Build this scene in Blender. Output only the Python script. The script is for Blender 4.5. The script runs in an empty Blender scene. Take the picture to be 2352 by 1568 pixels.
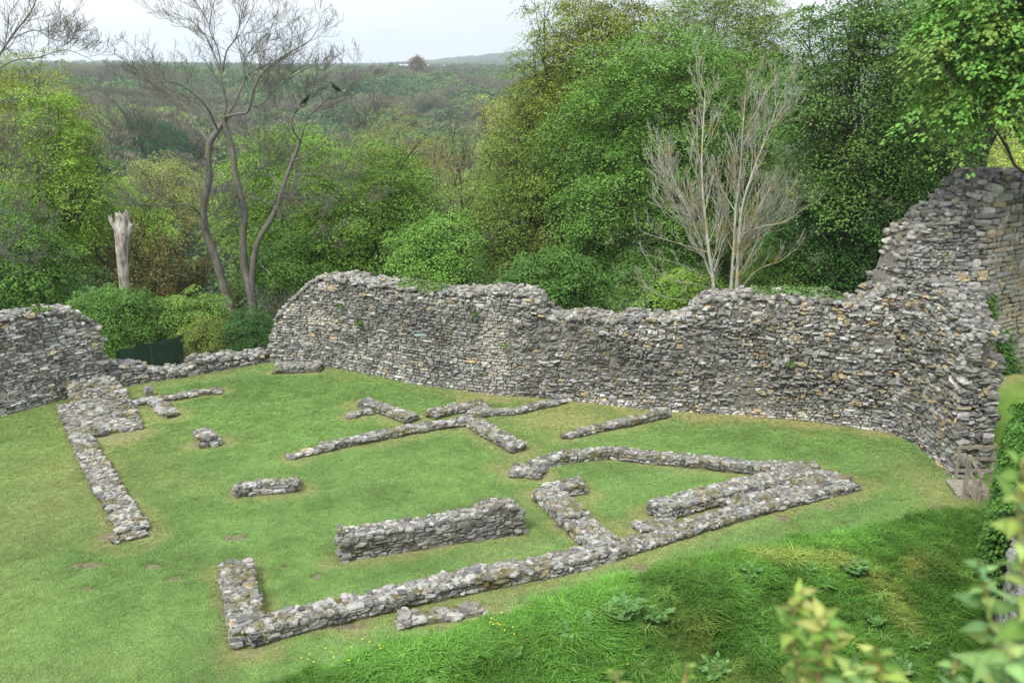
import bpy, math
import numpy as np
rng = np.random.default_rng(11)
R_ = math.radians
# ------------------------------------------------------------------ camera, sky, sun, exposure
W, H, F = 2352.0, 1568.0, 2200.0          # reference frame in which positions were measured
CH = 11.0                                 # eye height above the lawn
PITCH = math.atan((784 - 150) / F)
cp, sp = math.cos(PITCH), math.sin(PITCH)
scene = bpy.context.scene
COL = scene.collection
cam_d = bpy.data.cameras.new('camera'); cam = bpy.data.objects.new('camera', cam_d); COL.objects.link(cam)
cam.location = (0, 0, CH); cam.rotation_euler = (math.pi / 2 - PITCH, 0, 0)
cam_d.sensor_width = 36; cam_d.lens = F / W * 36; cam_d.clip_start = 0.05; cam_d.clip_end = 12000
cam_d.dof.use_dof = True; cam_d.dof.focus_distance = 26; cam_d.dof.aperture_fstop = 3.6
scene.camera = cam
SUN_EL, SUN_ROT = R_(52), R_(215)
world = bpy.data.worlds.new('World'); scene.world = world; world.use_nodes = True
nt = world.node_tree; N = nt.nodes; L = nt.links
bg = N['Background']
sky = N.new('ShaderNodeTexSky'); sky.sky_type = 'NISHITA'; sky.sun_disc = False
sky.sun_elevation = SUN_EL; sky.sun_rotation = SUN_ROT; sky.dust_density = 3
tc = N.new('ShaderNodeTexCoord'); mp = N.new('ShaderNodeMapping'); mp.inputs['Scale'].default_value = (1, 1, 4.5)
L.new(tc.outputs['Generated'], mp.inputs['Vector'])
cn = N.new('ShaderNodeTexNoise'); cn.inputs['Scale'].default_value = 2.2; cn.inputs['Detail'].default_value = 5
cn.inputs['Roughness'].default_value = .45
L.new(mp.outputs['Vector'], cn.inputs['Vector'])
cr = N.new('ShaderNodeValToRGB'); L.new(cn.outputs['Fac'], cr.inputs['Fac'])
cr.color_ramp.elements[0].position = .34; cr.color_ramp.elements[0].color = (6.5, 6.85, 7.5, 1)
cr.color_ramp.elements[1].position = .62; cr.color_ramp.elements[1].color = (8.3, 8.4, 8.6, 1)
# overcast cloud cover: brighter towards the zenith
sx = N.new('ShaderNodeSeparateXYZ'); L.new(tc.outputs['Generated'], sx.inputs[0])
mr = N.new('ShaderNodeMapRange'); L.new(sx.outputs['Z'], mr.inputs['Value'])
mr.inputs['From Min'].default_value = 0.15; mr.inputs['From Max'].default_value = 1
mr.inputs['To Min'].default_value = 1.0; mr.inputs['To Max'].default_value = 2.1
vm = N.new('ShaderNodeVectorMath'); vm.operation = 'SCALE'; L.new(cr.outputs['Color'], vm.inputs[0]); L.new(mr.outputs[0], vm.inputs['Scale'])
mx = N.new('ShaderNodeMix'); mx.data_type = 'RGBA'; mx.inputs[0].default_value = .88
L.new(sky.outputs[0], mx.inputs[6]); L.new(vm.outputs[0], mx.inputs[7])
L.new(mx.outputs[2], bg.inputs['Color']); bg.inputs['Strength'].default_value = 0.086
sd = bpy.data.lights.new('sun', 'SUN'); sd.energy = 2.5; sd.angle = R_(16); sd.color = (1, .965, .91)
sun = bpy.data.objects.new('sun', sd); COL.objects.link(sun)
# light comes from behind-left of the camera
def sun_dir():
    a = math.pi / 2 - SUN_ROT  # nishita: rotation from +Y clockwise
    return (math.cos(SUN_EL) * math.sin(SUN_ROT), math.cos(SUN_EL) * math.cos(SUN_ROT), math.sin(SUN_EL))
from mathutils import Vector
sun.rotation_euler = Vector(sun_dir()).to_track_quat('Z', 'Y').to_euler()
scene.view_settings.view_transform = 'Standard'; scene.view_settings.look = 'None'
scene.view_settings.exposure = 0.85; scene.view_settings.gamma = 1.0
scene.render.engine = 'CYCLES'
cy = scene.cycles
cy.max_bounces = 6; cy.diffuse_bounces = 3; cy.glossy_bounces = 2; cy.transmission_bounces = 4; cy.transparent_max_bounces = 4
cy.volume_bounces = 0; cy.use_denoising = True; cy.caustics_reflective = False; cy.caustics_refractive = False

# ------------------------------------------------------------------ helpers
def ray(px, py):
    a = (px - W / 2) / F; b = (H / 2 - py) / F
    return np.array([a, cp + b * sp, -sp + b * cp])
def G(px, py, z=0.0):                     # picture position on the level z
    r = ray(px, py); t = (z - CH) / r[2]
    return np.array([r[0] * t, r[1] * t, z])
def D(px, py, Y):                         # picture position at distance Y
    r = ray(px, py); t = Y / r[1]
    return np.array([r[0] * t, Y, CH + r[2] * t])
def proj(p):
    x, y, z = p[..., 0], p[..., 1], p[..., 2] - CH
    d = y * cp - z * sp; u = y * sp + z * cp
    return W / 2 + F * x / d, H / 2 - F * u / d
def unit(v):
    return v / np.maximum(np.linalg.norm(v, axis=-1, keepdims=True), 1e-9)
def hash3(ix, iy, iz, seed=0):
    n = (ix.astype(np.int64) * 374761393 + iy.astype(np.int64) * 668265263 + iz.astype(np.int64) * 2147483647 + seed * 1274126177) & 0xffffffff
    n = ((n ^ (n >> 13)) * 1274126177) & 0xffffffff
    return ((n ^ (n >> 16)) & 0xffff) / 65535.0
def noise(x, y, z=0.0, seed=0):
    x, y, z = np.broadcast_arrays(np.asarray(x, float), np.asarray(y, float), np.asarray(z, float))
    xi, yi, zi = np.floor(x), np.floor(y), np.floor(z)
    fx, fy, fz = x - xi, y - yi, z - zi
    fx, fy, fz = [f * f * (3 - 2 * f) for f in (fx, fy, fz)]
    out = 0
    for a in (0, 1):
        for b in (0, 1):
            for c in (0, 1):
                w = (fx if a else 1 - fx) * (fy if b else 1 - fy) * (fz if c else 1 - fz)
                out = out + w * hash3(xi + a, yi + b, zi + c, seed)
    return out * 2 - 1
def fbm(x, y, z=0.0, seed=0, o=3):
    s = 0; a = .5
    for i in range(o):
        s = s + a * noise(x * 2 ** i, y * 2 ** i, z * 2 ** i, seed + i); a *= .5
    return s
def sstep(a, b, x):
    t = np.clip((x - a) / (b - a), 0, 1); return t * t * (3 - 2 * t)

def mesh_np(name, V, faces, mats, cols=None, smooth=False, matidx=None, extra=None):
    """faces: list of int arrays (n,k)"""
    me = bpy.data.meshes.new(name)
    V = np.ascontiguousarray(V, dtype=np.float32)
    me.vertices.add(len(V)); me.vertices.foreach_set('co', V.ravel())
    if not isinstance(faces, list): faces = [faces]
    faces = [f for f in faces if len(f)]
    lv = np.concatenate([f.ravel() for f in faces]).astype(np.int32)
    tot = np.concatenate([np.full(len(f), f.shape[1]) for f in faces]).astype(np.int32)
    st = np.concatenate([[0], np.cumsum(tot)[:-1]]).astype(np.int32)
    me.loops.add(len(lv)); me.loops.foreach_set('vertex_index', lv)
    me.polygons.add(len(tot)); me.polygons.foreach_set('loop_start', st)
    try: me.polygons.foreach_set('loop_total', tot)
    except Exception: pass
    for m in (mats if isinstance(mats, (list, tuple)) else [mats]): me.materials.append(m)
    me.polygons.foreach_set('use_smooth', np.full(len(tot), bool(smooth)))
    if matidx is not None: me.polygons.foreach_set('material_index', np.asarray(matidx, np.int32))
    if cols is not None:
        at = me.attributes.new('Col', 'FLOAT_COLOR', 'POINT')
        c = np.ones((len(V), 4), np.float32); c[:, :3] = cols
        at.data.foreach_set('color', c.ravel())
    if extra:
        for k, v in extra.items():
            at = me.attributes.new(k, 'FLOAT', 'POINT'); at.data.foreach_set('value', np.asarray(v, np.float32))
    me.update(calc_edges=True); me.validate()
    return me
def link(name, me, parent=None, loc=None):
    o = bpy.data.objects.new(name, me); COL.objects.link(o)
    if parent is not None: o.parent = parent
    if loc is not None: o.location = loc
    return o
def tag(o, label, cat, group=None, kind=None):
    if label and not kind: kind = 'thing'
    if label: o['label'] = label
    if cat: o['category'] = cat
    if group: o['group'] = group
    if kind: o['kind'] = kind
    return o
def empty(name, loc, label, cat, group=None):
    o = bpy.data.objects.new(name, None); COL.objects.link(o); o.location = tuple(map(float, loc)); o.empty_display_size = .3
    return tag(o, label, cat, group)
class MB:
    """collects vertex/face batches; local origin o"""
    def __init__(s): s.V = []; s.Fs = {}; s.C = []; s.n = 0; s.M = {}
    def add(s, V, Fc, col=(.5, .5, .5), mi=0):
        V = np.asarray(V, float).reshape(-1, 3); Fc = np.asarray(Fc, int)
        s.Fs.setdefault((Fc.shape[1], mi), []).append(Fc + s.n); s.V.append(V)
        c = np.asarray(col, float)
        s.C.append(np.broadcast_to(c, (len(V), 3)) if c.ndim == 1 else c); s.n += len(V)
    def box(s, c, size, rz=0, col=(.5, .5, .5), mi=0, jit=0):
        v = np.array([[x, y, z] for x in (-.5, .5) for y in (-.5, .5) for z in (-.5, .5)]) * size
        if jit: v = v + rng.normal(0, jit, v.shape)
        k, m = math.cos(rz), math.sin(rz); v = v @ np.array([[k, m, 0], [-m, k, 0], [0, 0, 1]])
        s.add(v + c, [[0, 1, 3, 2], [4, 6, 7, 5], [0, 4, 5, 1], [2, 3, 7, 6], [0, 2, 6, 4], [1, 5, 7, 3]], col, mi)
    def tube(s, P, r, k=6, col=(.5, .5, .5), mi=0, cap=True):
        P = np.asarray(P, float); n = len(P); r = np.broadcast_to(np.asarray(r, float), (n,))
        T = unit(np.gradient(P, axis=0)); ref = np.array([0.31, 0.17, 1.0]) if abs(T[0][2]) < .9 else np.array([1.0, .2, 0])
        A = unit(np.cross(T, ref)); B = np.cross(T, A)
        an = np.arange(k) * 2 * math.pi / k
        V = (P[:, None] + r[:, None, None] * (np.cos(an)[None, :, None] * A[:, None] + np.sin(an)[None, :, None] * B[:, None])).reshape(-1, 3)
        i = np.arange(n - 1)[:, None] * k; j = np.arange(k)[None]
        Fc = np.stack([i + j, i + (j + 1) % k, i + k + (j + 1) % k, i + k + j], -1).reshape(-1, 4)
        s.add(V, Fc, col, mi)
        if cap and k > 3:
            s.add(np.concatenate([V[-k:], P[-1:]]), np.array([[a, (a + 1) % k, k] for a in range(k)]), col, mi)
            s.add(np.concatenate([V[:k], P[:1]]), np.array([[(a + 1) % k, a, k] for a in range(k)]), col, mi)
    def build(s, name, mats, parent=None, smooth=False, origin=None):
        V = np.concatenate(s.V); C = np.concatenate(s.C)
        if origin is not None: V = V - np.asarray(origin)
        fs = []; mi = []
        for (k, m), v in s.Fs.items():
            a = np.concatenate(v); fs.append(a); mi.append(np.full(len(a), m))
        return link(name, mesh_np(name, V, fs, mats, C, smooth, np.concatenate(mi)), parent)

# ------------------------------------------------------------------ materials
def mat(name):
    m = bpy.data.materials.new(name); m.use_nodes = True
    nt = m.node_tree; b = nt.nodes['Principled BSDF']; b.inputs['Specular IOR Level'].default_value = .25
    return m, nt, nt.nodes, nt.links, b
def attr(N, name, typ='GEOMETRY'):
    a = N.new('ShaderNodeAttribute'); a.attribute_name = name; a.attribute_type = typ; return a
def noise_n(N, L, scale, detail=4, rough=.6, vec=None):
    n = N.new('ShaderNodeTexNoise'); n.inputs['Scale'].default_value = scale; n.inputs['Detail'].default_value = detail
    n.inputs['Roughness'].default_value = rough
    if vec is not None: L.new(vec, n.inputs['Vector'])
    return n
def ramp(N, L, src, stops):
    r = N.new('ShaderNodeValToRGB'); L.new(src, r.inputs['Fac'])
    e = r.color_ramp.elements
    while len(e) < len(stops): e.new(.5)
    for i, (p, c) in enumerate(stops):
        e[i].position = p; e[i].color = (*c, 1) if len(c) == 3 else c
    return r
def mixc(N, L, fac, a, b, blend='MIX'):
    m = N.new('ShaderNodeMix'); m.data_type = 'RGBA'; m.blend_type = blend
    for sock, v in ((0, fac), (6, a), (7, b)):
        if isinstance(v, (int, float)): m.inputs[sock].default_value = v
        elif isinstance(v, tuple): m.inputs[sock].default_value = (*v, 1)
        else: L.new(v, m.inputs[sock])
    return m.outputs[2]
def math_n(N, L, op, a, b=None, clamp=False):
    m = N.new('ShaderNodeMath'); m.operation = op; m.use_clamp = clamp
    for i, v in enumerate((a, b)):
        if v is None: continue
        if isinstance(v, (int, float)): m.inputs[i].default_value = v
        else: L.new(v, m.inputs[i])
    return m.outputs[0]
def bump(N, L, b, h, dist, strength=1.0):
    bp = N.new('ShaderNodeBump'); bp.inputs['Distance'].default_value = dist; bp.inputs['Strength'].default_value = strength
    L.new(h, bp.inputs['Height']); L.new(bp.outputs['Normal'], b.inputs['Normal'])

def make_stone(name, moss_amt):
    m, nt, N, L, b = mat(name); b.inputs['Roughness'].default_value = .92
    ge = N.new('ShaderNodeNewGeometry'); P = ge.outputs['Position']
    col = attr(N, 'Col').outputs['Color']
    n1 = noise_n(N, L, 9, 6, .65, P); r1 = ramp(N, L, n1.outputs['Fac'], [(.3, (.6, .6, .6)), (.55, (1, 1, 1)), (.75, (1.35, 1.33, 1.3))])
    c = mixc(N, L, 1.0, col, r1.outputs['Color'], 'MULTIPLY')
    n2 = noise_n(N, L, 28, 3, .6, P); r2 = ramp(N, L, n2.outputs['Fac'], [(.60, (0, 0, 0)), (.68, (1, 1, 1))])
    c = mixc(N, L, math_n(N, L, 'MULTIPLY', r2.outputs['Color'], .55), c, (.50, .49, .46))       # pale lichen
    n3 = noise_n(N, L, 35, 3, .6, P); r3 = ramp(N, L, n3.outputs['Fac'], [(.3, (1, 1, 1)), (.40, (0, 0, 0))])
    c = mixc(N, L, math_n(N, L, 'MULTIPLY', r3.outputs['Color'], .5), c, (.06, .055, .055))        # dark lichen
    # moss where it faces up
    sep = N.new('ShaderNodeSeparateXYZ'); L.new(ge.outputs['Normal'], sep.inputs[0])
    n4 = noise_n(N, L, 1.7, 5, .7, P); r4 = ramp(N, L, n4.outputs['Fac'], [(.50, (0, 0, 0)), (.64, (1, 1, 1))])
    n5 = noise_n(N, L, 60, 2, .5, P)
    mc = ramp(N, L, n5.outputs['Fac'], [(.3, (.05, .05, .015)), (.7, (.16, .14, .035))])
    f = math_n(N, L, 'MULTIPLY', r4.outputs['Color'], moss_amt)
    c = mixc(N, L, f, c, mc.outputs['Color'])
    L.new(c, b.inputs['Base Color'])
    nb = noise_n(N, L, 22, 6, .7, P)
    bump(N, L, b, nb.outputs['Fac'], .05, .8)
    return m
M = {}
M['stone'] = make_stone('rubble_stone', .35)
M['stone_low'] = make_stone('mossy_rubble_stone', .9)
m, nt_, N_, L_, b = mat('mortar'); g = N_.new('ShaderNodeNewGeometry'); n = noise_n(N_, L_, 7, 8, .7, g.outputs['Position'])
L_.new(ramp(N_, L_, n.outputs['Fac'], [(.3, (.10, .09, .075)), (.6, (.22, .20, .17)), (.8, (.34, .32, .28))]).outputs['Color'], b.inputs['Base Color'])
b.inputs['Roughness'].default_value = .95; bump(N_, L_, b, n.outputs['Fac'], .1); M['mortar'] = m

m, nt_, N_, L_, b = mat('mossy_mortar'); g = N_.new('ShaderNodeNewGeometry'); n = noise_n(N_, L_, 9, 8, .7, g.outputs['Position']); n2 = noise_n(N_, L_, 2.2, 5, .7, g.outputs['Position'])
c_ = mixc(N_, L_, ramp(N_, L_, n2.outputs['Fac'], [(.42, (0, 0, 0)), (.56, (1, 1, 1))]).outputs['Color'], ramp(N_, L_, n.outputs['Fac'], [(.3, (.13, .115, .09)), (.6, (.27, .25, .21)), (.8, (.38, .36, .32))]).outputs['Color'], ramp(N_, L_, n.outputs['Fac'], [(.35, (.06, .055, .018)), (.65, (.17, .15, .04))]).outputs['Color'])
L_.new(c_, b.inputs['Base Color']); b.inputs['Roughness'].default_value = .95; bump(N_, L_, b, n.outputs['Fac'], .08); M['mortar_low'] = m

def make_leaf(name, tl=.18):
    m, nt, N, L, b = mat(name); b.inputs['Roughness'].default_value = .5; b.inputs['Specular IOR Level'].default_value = .18
    col = attr(N, 'Col').outputs['Color']
    L.new(col, b.inputs['Base Color'])
    tr = N.new('ShaderNodeBsdfTranslucent'); tcol = mixc(N, L, 1.0, col, (1.25, 1.3, .5), 'MULTIPLY'); L.new(tcol, tr.inputs['Color'])
    ms = N.new('ShaderNodeMixShader'); ms.inputs[0].default_value = tl
    L.new(b.outputs[0], ms.inputs[1]); L.new(tr.outputs[0], ms.inputs[2]); L.new(ms.outputs[0], N['Material Output'].inputs['Surface'])
    return m
M['leaf'] = make_leaf('leaf')
def make_inst(name, tl=.25):
    m, nt, N, L, b = mat(name); b.inputs['Roughness'].default_value = .7; b.inputs['Specular IOR Level'].default_value = .1
    col = attr(N, 'tint', 'INSTANCER').outputs['Color']; c2 = attr(N, 'Col').outputs['Color']
    c = mixc(N, L, 1.0, col, c2, 'MULTIPLY'); L.new(c, b.inputs['Base Color'])
    tr = N.new('ShaderNodeBsdfTranslucent'); L.new(c, tr.inputs['Color'])
    ms = N.new('ShaderNodeMixShader'); ms.inputs[0].default_value = tl
    L.new(b.outputs[0], ms.inputs[1]); L.new(tr.outputs[0], ms.inputs[2]); L.new(ms.outputs[0], N['Material Output'].inputs['Surface'])
    return m
M['inst'] = make_inst('scattered_leaf')
def make_bark(name, dark, light, sc=6, lich=None):
    m, nt, N, L, b = mat(name); b.inputs['Roughness'].default_value = .9
    ge = N.new('ShaderNodeNewGeometry'); P = ge.outputs['Position']
    mp = N.new('ShaderNodeMapping'); mp.inputs['Scale'].default_value = (1, 1, .35); L.new(P, mp.inputs['Vector'])
    n = noise_n(N, L, sc, 7, .7, mp.outputs[0]); c = ramp(N, L, n.outputs['Fac'], [(.35, dark), (.68, light)]).outputs['Color']
    if lich:
        n2 = noise_n(N, L, 1.6, 4, .6, P); r2 = ramp(N, L, n2.outputs['Fac'], [(.5, (0, 0, 0)), (.62, (1, 1, 1))])
        c = mixc(N, L, math_n(N, L, 'MULTIPLY', r2.outputs['Color'], .7), c, lich)
    L.new(c, b.inputs['Base Color']); bump(N, L, b, n.outputs['Fac'], .04)
    return m
M['bark'] = make_bark('bark', (.035, .028, .02), (.12, .10, .08))
M['ash_bark'] = make_bark('ash_bark', (.066, .062, .055), (.19, .183, .165), 5, (.15, .14, .06))
M['pale_bark'] = make_bark('pale_bark', (.22, .225, .175), (.50, .50, .41), 9, (.33, .26, .07))
M['dead_wood'] = make_bark('dead_wood', (.11, .09, .07), (.60, .56, .50), 6)
M['old_wood'] = make_bark('weathered_wood', (.17, .15, .11), (.34, .31, .25), 9)

# ------------------------------------------------------------------ plan of the walls (world positions on the lawn)
def Gs(pts, z=0.0): return np.array([G(a, b, z)[:2] for a, b in pts])
curtain_base = Gs([(618, 832), (740, 840), (830, 858), (950, 882), (1100, 903), (1240, 915), (1400, 930), (1530, 945), (1700, 955), (1850, 967), (2040, 992)])
left_base = Gs([(-260, 1025), (0, 957), (120, 925), (246, 893)])
low_base = Gs([(246, 893), (420, 868), (618, 832)])
return_base = Gs([(2040, 992), (2100, 1020), (2186, 1094)])
EDGE = Gs([(300, 1690), (640, 1568), (860, 1500), (1000, 1458), (1150, 1408), (1330, 1352), (1500, 1312), (1700, 1264), (1900, 1227), (2050, 1198), (2180, 1170), (2260, 1170), (2420, 1190)])
yw = np.concatenate([left_base, low_base[1:], curtain_base[1:]])
ywx = np.concatenate([[-60], yw[:, 0], [14.0, 20, 60]]); ywy = np.concatenate([[0], yw[:, 1], [28.6, 33, 36]])
exx = np.concatenate([[-30, -12], EDGE[:, 0], [30]]); exy = np.concatenate([[8, 10.5], EDGE[:, 1], [18]])
def terrain(x, y):
    x = np.asarray(x, float); y = np.asarray(y, float)
    r = np.hypot(x, y); th = np.degrees(np.arctan2(x, np.maximum(y, 1e-3)))
    z = np.zeros_like(x)
    # ditch side then motte
    d = (np.interp(x, exx, exy) - y) * .88
    ditch = -.44 * np.maximum(d - .5, 0) * sstep(0, 2.5, d) + .10 * fbm(x * .9, y * .9, 0, 5) * sstep(.2, 2, d)
    motte = 9.4 - .86 * np.maximum(r - 1.6, 0)
    z = np.where(d > 0, np.maximum(ditch, motte), z)
    # ground outside the curtain wall
    o = y - np.interp(x, ywx, ywy) - 1.4
    zo = -.9 * sstep(0, 3, o) - .16 * np.maximum(o - 2, 0) - .25 * np.maximum(o - 16, 0)
    hill = np.interp(r, [0, 60, 90, 160, 260, 350, 500, 900, 1400, 2000, 3000, 4300], [-8, -11, -21, -31, -29, -24, -17, -8, -3, -1, 1, 2])
    left = np.interp(r, [0, 60, 90, 160, 230, 330, 500, 900, 1400, 2000, 3000, 4300], [-8, -11, -20, -24, -17, -12, -10, -6, -3, -1, 1, 2])
    fl = sstep(-15, -20, th); hill = hill * (1 - fl) + left * fl
    hill = hill + 52 * sstep(-8, 2, th) * sstep(2200, 3900, r) + 14 * fbm(x / 230, y / 230, 0, 3) * sstep(150, 450, r) * sstep(1500, 900, r) + 16 * fbm(x / 600, y / 600, 0, 8) * sstep(900, 1800, r)
    k = sstep(45, 90, r)
    zo = np.maximum(zo, -22) * (1 - k) + hill * k
    z = np.where(o > 0, zo, z)
    # grassy bank outside the right end
    bank = 1.3 * np.exp(-((x - 16.2) ** 2 / 6 + (y - 29.5) ** 2 / 14)) * sstep(13.3, 14.8, x)
    return z + bank + .02 * fbm(x * .5, y * .5, 0, 21) * (r < 60)

# ------------------------------------------------------------------ masonry
T3 = np.array([[x, y, z] for x in (-1, 0, 1) for y in (-1, 0, 1) for z in (-1, 0, 1) if (x, y, z) != (0, 0, 0)], float)
idx3 = {tuple(v): i for i, v in enumerate(T3.astype(int))}
q = []
for ax in range(3):
    for sgn in (-1, 1):
        for a in (-1, 0):
            for c in (-1, 0):
                o4 = []
                for da, dc in ((0, 0), (1, 0), (1, 1), (0, 1)):
                    v = [0, 0, 0]; v[ax] = sgn; v[(ax + 1) % 3] = a + da; v[(ax + 2) % 3] = c + dc; o4.append(idx3[tuple(v)])
                q.append(o4 if sgn > 0 else o4[::-1])
Q3 = np.array(q)
TR = T3 / (np.sum(np.abs(T3) ** 4.5, axis=1, keepdims=True) ** (1 / 4.5))     # rounded block
def stones(mb, C, S, X, Y, Z, col, jit=.14):
    """C centres (n,3), S half sizes (n,3), X/Y/Z axes (n,3)"""
    n = len(C)
    if n == 0: return
    v = TR[None] + rng.normal(0, jit, (n, 26, 3)) * np.array([.8, .8, 1.0])
    taper = 1 + rng.uniform(-.22, .22, (n, 1, 1)) * T3[None, :, :1]
    v[:, :, 2:] *= taper; v = v * S[:, None]
    V = C[:, None] + v[:, :, :1] * X[:, None] + v[:, :, 1:2] * Y[:, None] + v[:, :, 2:] * Z[:, None]
    Fc = (Q3[None] + (np.arange(n) * 26)[:, None, None]).reshape(-1, 4)
    mb.add(V.reshape(-1, 3), Fc, np.repeat(col, 26, axis=0))
def rot_axes(t, nrm, roll, yaw):
    """t tangent(n,2), nrm outward(n,2) -> 3 axes with small random rotation"""
    n = len(t); z = np.zeros(n)
    X = np.stack([t[:, 0], t[:, 1], z], 1); Y = np.stack([nrm[:, 0], nrm[:, 1], z], 1); Z = np.tile([0., 0, 1], (n, 1))
    c, s = np.cos(roll)[:, None], np.sin(roll)[:, None]; X, Z = c * X + s * Z, c * Z - s * X
    c, s = np.cos(yaw)[:, None], np.sin(yaw)[:, None]; X, Y = c * X + s * Y, c * Y - s * X
    return X, Y, Z
PAL = {  # light, mid, dark, ochre shares
    'grey': (.20, .62, .16, .02), 'rough': (.22, .54, .19, .05), 'pale': (.42, .40, .10, .08), 'low': (.32, .48, .17, .03), 'cap': (.34, .47, .14, .05), 'buff': (.25, .45, .05, .25)}
BASE = np.array([[.345, .34, .315], [.208, .205, .188], [.118, .117, .110], [.33, .265, .16]])
def pick_col(n, pal, patch=None):
    w = np.array(PAL[pal]); w = w / w.sum()
    k = rng.choice(4, n, p=w); c = BASE[k] * rng.uniform(.78, 1.22, (n, 1)) * rng.uniform(.96, 1.04, (n, 3))
    return c
class Path:
    def __init__(s, pts):
        s.p = np.asarray(pts, float)[:, :2]; d = np.diff(s.p, axis=0); l = np.linalg.norm(d, axis=1)
        s.cum = np.concatenate([[0], np.cumsum(l)]); s.L = s.cum[-1]; s.t = d / l[:, None]
    def pos(s, q):
        return np.stack([np.interp(q, s.cum, s.p[:, 0]), np.interp(q, s.cum, s.p[:, 1])], -1)
    def tan(s, q):
        e = .15; return unit(s.pos(np.clip(q + e, 0, s.L)) - s.pos(np.clip(q - e, 0, s.L)))
    def nrm(s, q):
        t = s.tan(q); return np.stack([t[..., 1], -t[..., 0]], -1)
def face(mb, path, off, sgn, top, z0, ch, ln, rough, pal, colf=None, depth=.16, holes=(), s0=0, s1=None, zoff=None, jit=.13):
    """stones laid in courses on one face; off = offset of the face from the path, sgn = +1 outward right of path"""
    s1 = path.L if s1 is None else s1
    z = 0; zmax = float(np.max(top(np.linspace(s0, s1, 200)))) + ch
    while z < zmax:
        h = ch * rng.uniform(.65, 1.4)
        m = int((s1 - s0) / ln * 2.6) + 4
        l = ln * rng.gamma(4.5, 1 / 4.5, m); l = np.clip(l, ln * .35, ln * 2.2)
        e = np.cumsum(l) + s0 - rng.uniform(0, ln); sc = e - l / 2
        k = (sc > s0 - .02) & (sc < s1 + .02); sc, l = sc[k], l[k]
        if len(sc):
            zc = z + h / 2 + .07 * noise(sc * .35, z * .5, 0, 4)
            g = rng.uniform(-.5, .5, len(sc)) * ch
            k = zc < top(sc) + g - h * .3
            for (hs, hz, hr) in holes: k &= ~((np.abs(sc - hs) < hr) & (np.abs(zc - hz) < hr * .8))
            sc, l, zc = sc[k], l[k], zc[k]
        if len(sc):
            n = len(sc); rg = rough(sc, zc) if callable(rough) else np.full(n, rough)
            pr = rg * (.13 * fbm(sc * .55, zc * .8, 0, 9) + rng.normal(0, .032, n)) + rng.normal(0, .008, n)
            hh = h * rng.uniform(.75, 1.15, n) * (1 + rg * rng.uniform(-.3, .45, n)); hh = np.clip(hh, .03, None) * np.where(rng.random(n) < .04, 1.6, 1)
            P = path.pos(sc); t = path.tan(sc); nn = path.nrm(sc) * sgn
            bz = z0 if zoff is None else zoff(P[:, 0], P[:, 1])
            c2 = P + nn * (off + pr - depth)[:, None]
            C = np.stack([c2[:, 0], c2[:, 1], bz + zc + rg * rng.normal(0, .018, n)], 1)
            X, Y, Z = rot_axes(t, nn, rng.normal(0, .03, n) + rg * rng.normal(0, .10, n), rng.normal(0, .03, n) + rg * rng.normal(0, .12, n))
            S = np.stack([l / 2 * rng.uniform(.98, 1.12, n), depth * rng.uniform(.9, 1.3, n), hh / 2 * 1.14], 1)
            col = pick_col(n, pal(sc) if callable(pal) else pal)
            if colf is not None: col = colf(sc, zc, col)
            stones(mb, C, S, X, Y, Z, col, jit)
        z += h
def topping(mb, path, u0, u1, top, z0, size, pal, colf=None, jitz=.03, zoff=None, dens=1.0, flat=.42, s0=0, s1=None):
    s1 = path.L if s1 is None else s1
    n = int((s1 - s0) * (u1 - u0) / (size * size * .42) * dens) + 2
    s = rng.uniform(s0, s1, n); u = rng.uniform(u0, u1, n)
    P = path.pos(s) - path.nrm(s) * u[:, None]
    bz = z0 if zoff is None else zoff(P[:, 0], P[:, 1])
    sz = np.minimum(size * rng.gamma(6, 1 / 6, n), size * 1.7)
    z = bz + top(s) + rng.normal(0, jitz, n) - sz * flat * .35
    t = path.tan(s); a = rng.uniform(0, 6.28, n)
    X, Y, Z = rot_axes(t, path.nrm(s), rng.normal(0, .09, n), a)
    tl = rng.normal(0, .09, n)[:, None]; Y, Z = np.cos(tl) * Y + np.sin(tl) * Z, np.cos(tl) * Z - np.sin(tl) * Y
    S = np.stack([sz * .55, sz * .40, sz * flat * .6 * rng.uniform(.7, 1.2, n)], 1)
    col = pick_col(n, pal)
    if colf is not None: col = colf(s, z, col)
    stones(mb, np.stack([P[:, 0], P[:, 1], z], 1), S, X, Y, Z, col, .12)
def core(mb, path, u0, u1, top, z0, drop=.08, zoff=None, step=.2, inset=.1, bot=-.4):
    s = np.linspace(0, path.L, max(3, int(path.L / step))); s2 = np.clip(s, inset, path.L - inset)
    P = path.pos(s2); nn = path.nrm(s2); n = len(s)
    us = [u0 + inset, u0 + inset, (u0 + u1) / 2, u1 - inset, u1 - inset]
    rows = []
    for j, u in enumerate(us):
        q2 = P - nn * u; bz = z0 if zoff is None else zoff(q2[:, 0], q2[:, 1])
        z = bz + (np.full(n, bot) if j in (0, 4) else np.maximum(top(s) - drop, bot + .05))
        rows.append(np.stack([q2[:, 0], q2[:, 1], z], 1))
    V = np.stack(rows, 1).reshape(-1, 3); k = 5; Fc = []
    for i in range(n - 1):
        for j in range(k - 1): Fc.append([i * k + j, i * k + j + 1, (i + 1) * k + j + 1, (i + 1) * k + j])
    mb.add(V, Fc, (.2, .2, .2), 1)
    mb.add(V[:k], np.array([[0, 1, 2, 3, 4]])[:, ::-1], (.2, .2, .2), 1); mb.add(V[-k:], np.array([[0, 1, 2, 3, 4]]), (.2, .2, .2), 1)
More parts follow.
